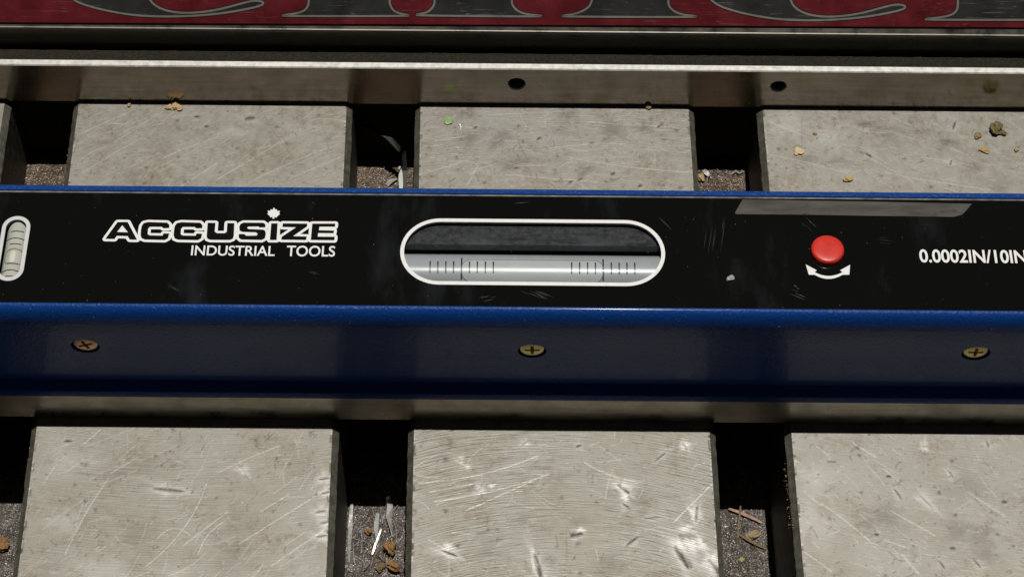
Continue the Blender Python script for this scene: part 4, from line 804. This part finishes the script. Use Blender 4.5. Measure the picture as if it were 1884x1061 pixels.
# dust
def dust(name, label, pts, size, mat, cat='dust'):
    v, f = [], []
    for p in pts:
        s = size * (0.4 + rng.random() ** 2); b = len(v); R_ = rng.normal(size=(4, 3)) * 0.5 * s; q = np.array([(0, 0, 1), (0.9, 0, -0.3), (-0.5, 0.8, -0.3), (-0.5, -0.8, -0.3)]) * s * 0.5
        v += list(q + R_ * 0.3 + p); f += [(b, b + 1, b + 2), (b, b + 2, b + 3), (b, b + 3, b + 1), (b + 1, b + 3, b + 2)]
    o = obj(name, v, f, mat, None, loc=np.mean(pts, 0)); o['kind'] = 'stuff'; o['label'] = label; o['category'] = cat; return o
pts = [(rng.uniform(-120, 120), YBAR - 0.05, 0.3 + 15 * rng.random() ** 3) for _ in range(150)] + [(rng.uniform(78, 124), YBAR - 0.05, 0.3 + 3 * rng.random()) for _ in range(140)] + [(rng.uniform(-146, -90), YBAR - .05, 0.3 + 2 * rng.random()) for _ in range(60)]
dust('dust', 'fine pale grit clinging to the guide bar face', np.array(pts), 0.24, MDUST)
pts = [(rng.uniform(-124, 124), rng.uniform(-5, 27), HL + 0.05) for _ in range(170)]
dust('dust', 'fine pale dust specks on the black face plate', np.array(pts), 0.17, MDUST)
pts = []
for _ in range(260):
    a = rng.random() ** 1.5 * 1.35; pts.append((rng.uniform(-124, 124), BF + 2.55 * (1 - math.sin(math.pi / 2 - a) * 1.0) if False else BF + 2.55 * (1 - math.cos(math.pi / 2 - a)), HL - 5.6 + 5.85 * math.sin(math.pi / 2 - a) + 0.05))
dust('dust', 'pale dust specks on the rounded blue front edge', np.array(pts), 0.15, MDUST)
pts = [(rng.uniform(-150, 150), rng.uniform(YBAR + 3, YH - 0.3), 13.05) for _ in range(220)]
dust('dust', 'brown grit on the dark cast ledge', np.array(pts), 0.30, MTWIG)
for k in range(3):
    n_ = 150; xs = rng.uniform(0, 1, n_)
    pts = []
    for u in xs:
        fr = rng.random() < 0.55; y = rng.uniform(-60, -10) if fr else rng.uniform(64, 94); pts.append((edge_x(X2 + PIT * k + SLW * u, y), y, 0.05))
    dust('dust', ['fine grit scattered on the left table slab', 'fine grit scattered on the middle table slab', 'fine grit scattered on the right table slab'][k], np.array(pts), 0.2, MDUST if k != 1 else MTWIG)
pts = []
for k in range(0, 3):
    xe = X2 + PIT * k - 1.2
    for _ in range(110): y = rng.uniform(-60, 92); pts.append((edge_x(xe, y) + rng.uniform(-0.4, 0.4), y, -1.15 + rng.uniform(-0.2, 0.2)))
for _ in range(70): y = rng.uniform(-38, -18); pts.append((edge_x(X2 + PIT * 2 - 1.7, y) - 0.1, y, -2 - 6 * rng.random()))
dust('dust', 'tan grit caught along the chamfered slot edges', np.array(pts), 0.34, MTAN)

def slivers(label, px, n, mat, zf, lm=5.0):
    v, f = [], []; r_ = np.random.default_rng(n)
    for _ in range(n):
        c = np.array(atz(r_.uniform(px[0], px[2]), r_.uniform(px[1], px[3]), zf)); a = r_.normal(1.35, 0.55); L = 1 + lm * r_.random() ** 2; w = 0.05 + 0.09 * r_.random()
        bend = r_.normal() * 0.25; K = 6; b = len(v); z0 = 0.15 + 0.5 * r_.random(); tilt = r_.uniform(-0.15, 0.3)
        for i in range(K):
            t = i / (K - 1) - 0.5; an = a + bend * t; p = c + np.array([math.cos(an), math.sin(an), 0]) * L * t + [0, 0, z0 + max(0, tilt * L * (t + 0.5)) * 0.6]
            nn = np.array([-math.sin(an), math.cos(an), 0.0]) * w
            v += [p + nn, p - nn, p + [0, 0, w * 1.4]]
        for i in range(K - 1):
            for k in range(3): q = b + i * 3 + k; u = b + i * 3 + (k + 1) % 3; f.append((q, u, u + 3, q + 3))
        f += [(b, b + 1, b + 2), (b + 3 * K - 3, b + 3 * K - 1, b + 3 * K - 2)]
    o = obj('metal_swarf', v, f, mat, None, loc=np.mean(v, 0)); o['kind'] = 'stuff'; o['label'] = label; o['category'] = 'swarf'; return o
slivers('fine tangled bright swarf on the floor of the middle front slot', (632, 930, 735, 1070), 46, MSHAV, -38, 7)
slivers('dark brown fibres tangled on the floor of the middle front slot', (632, 930, 735, 1070), 40, MTWIG, -38)
slivers('dark fibres and swarf on the floor of the right front slot', (1335, 945, 1425, 1070), 34, MTWIG, -38, 4)
slivers('small bright swarf on the floor of the middle back slot', (650, 315, 735, 350), 14, MSHAV, -27, 2)
slivers('small pale swarf on the floor of the right back slot', (1290, 315, 1370, 352), 16, MSHAV, -27, 2)

for (lab, zf, ya, yb, ks) in (('grit and fine chips on the front slot floors', -38, -62, -28, (-1, 0, 1)), ('grit and fine chips on the back slot floors', -27, 62, 86, (-1, 0, 1))):
    pts = []
    for k in ks:
        for _ in range(170): y = rng.uniform(ya, yb); pts.append((edge_x(X2 + PIT * k + SLW + 2 + 17 * rng.random(), y), y, zf + 0.2))
    dust('grit', lab, np.array(pts), 0.55, MTWIG if zf == -38 else MTAN)
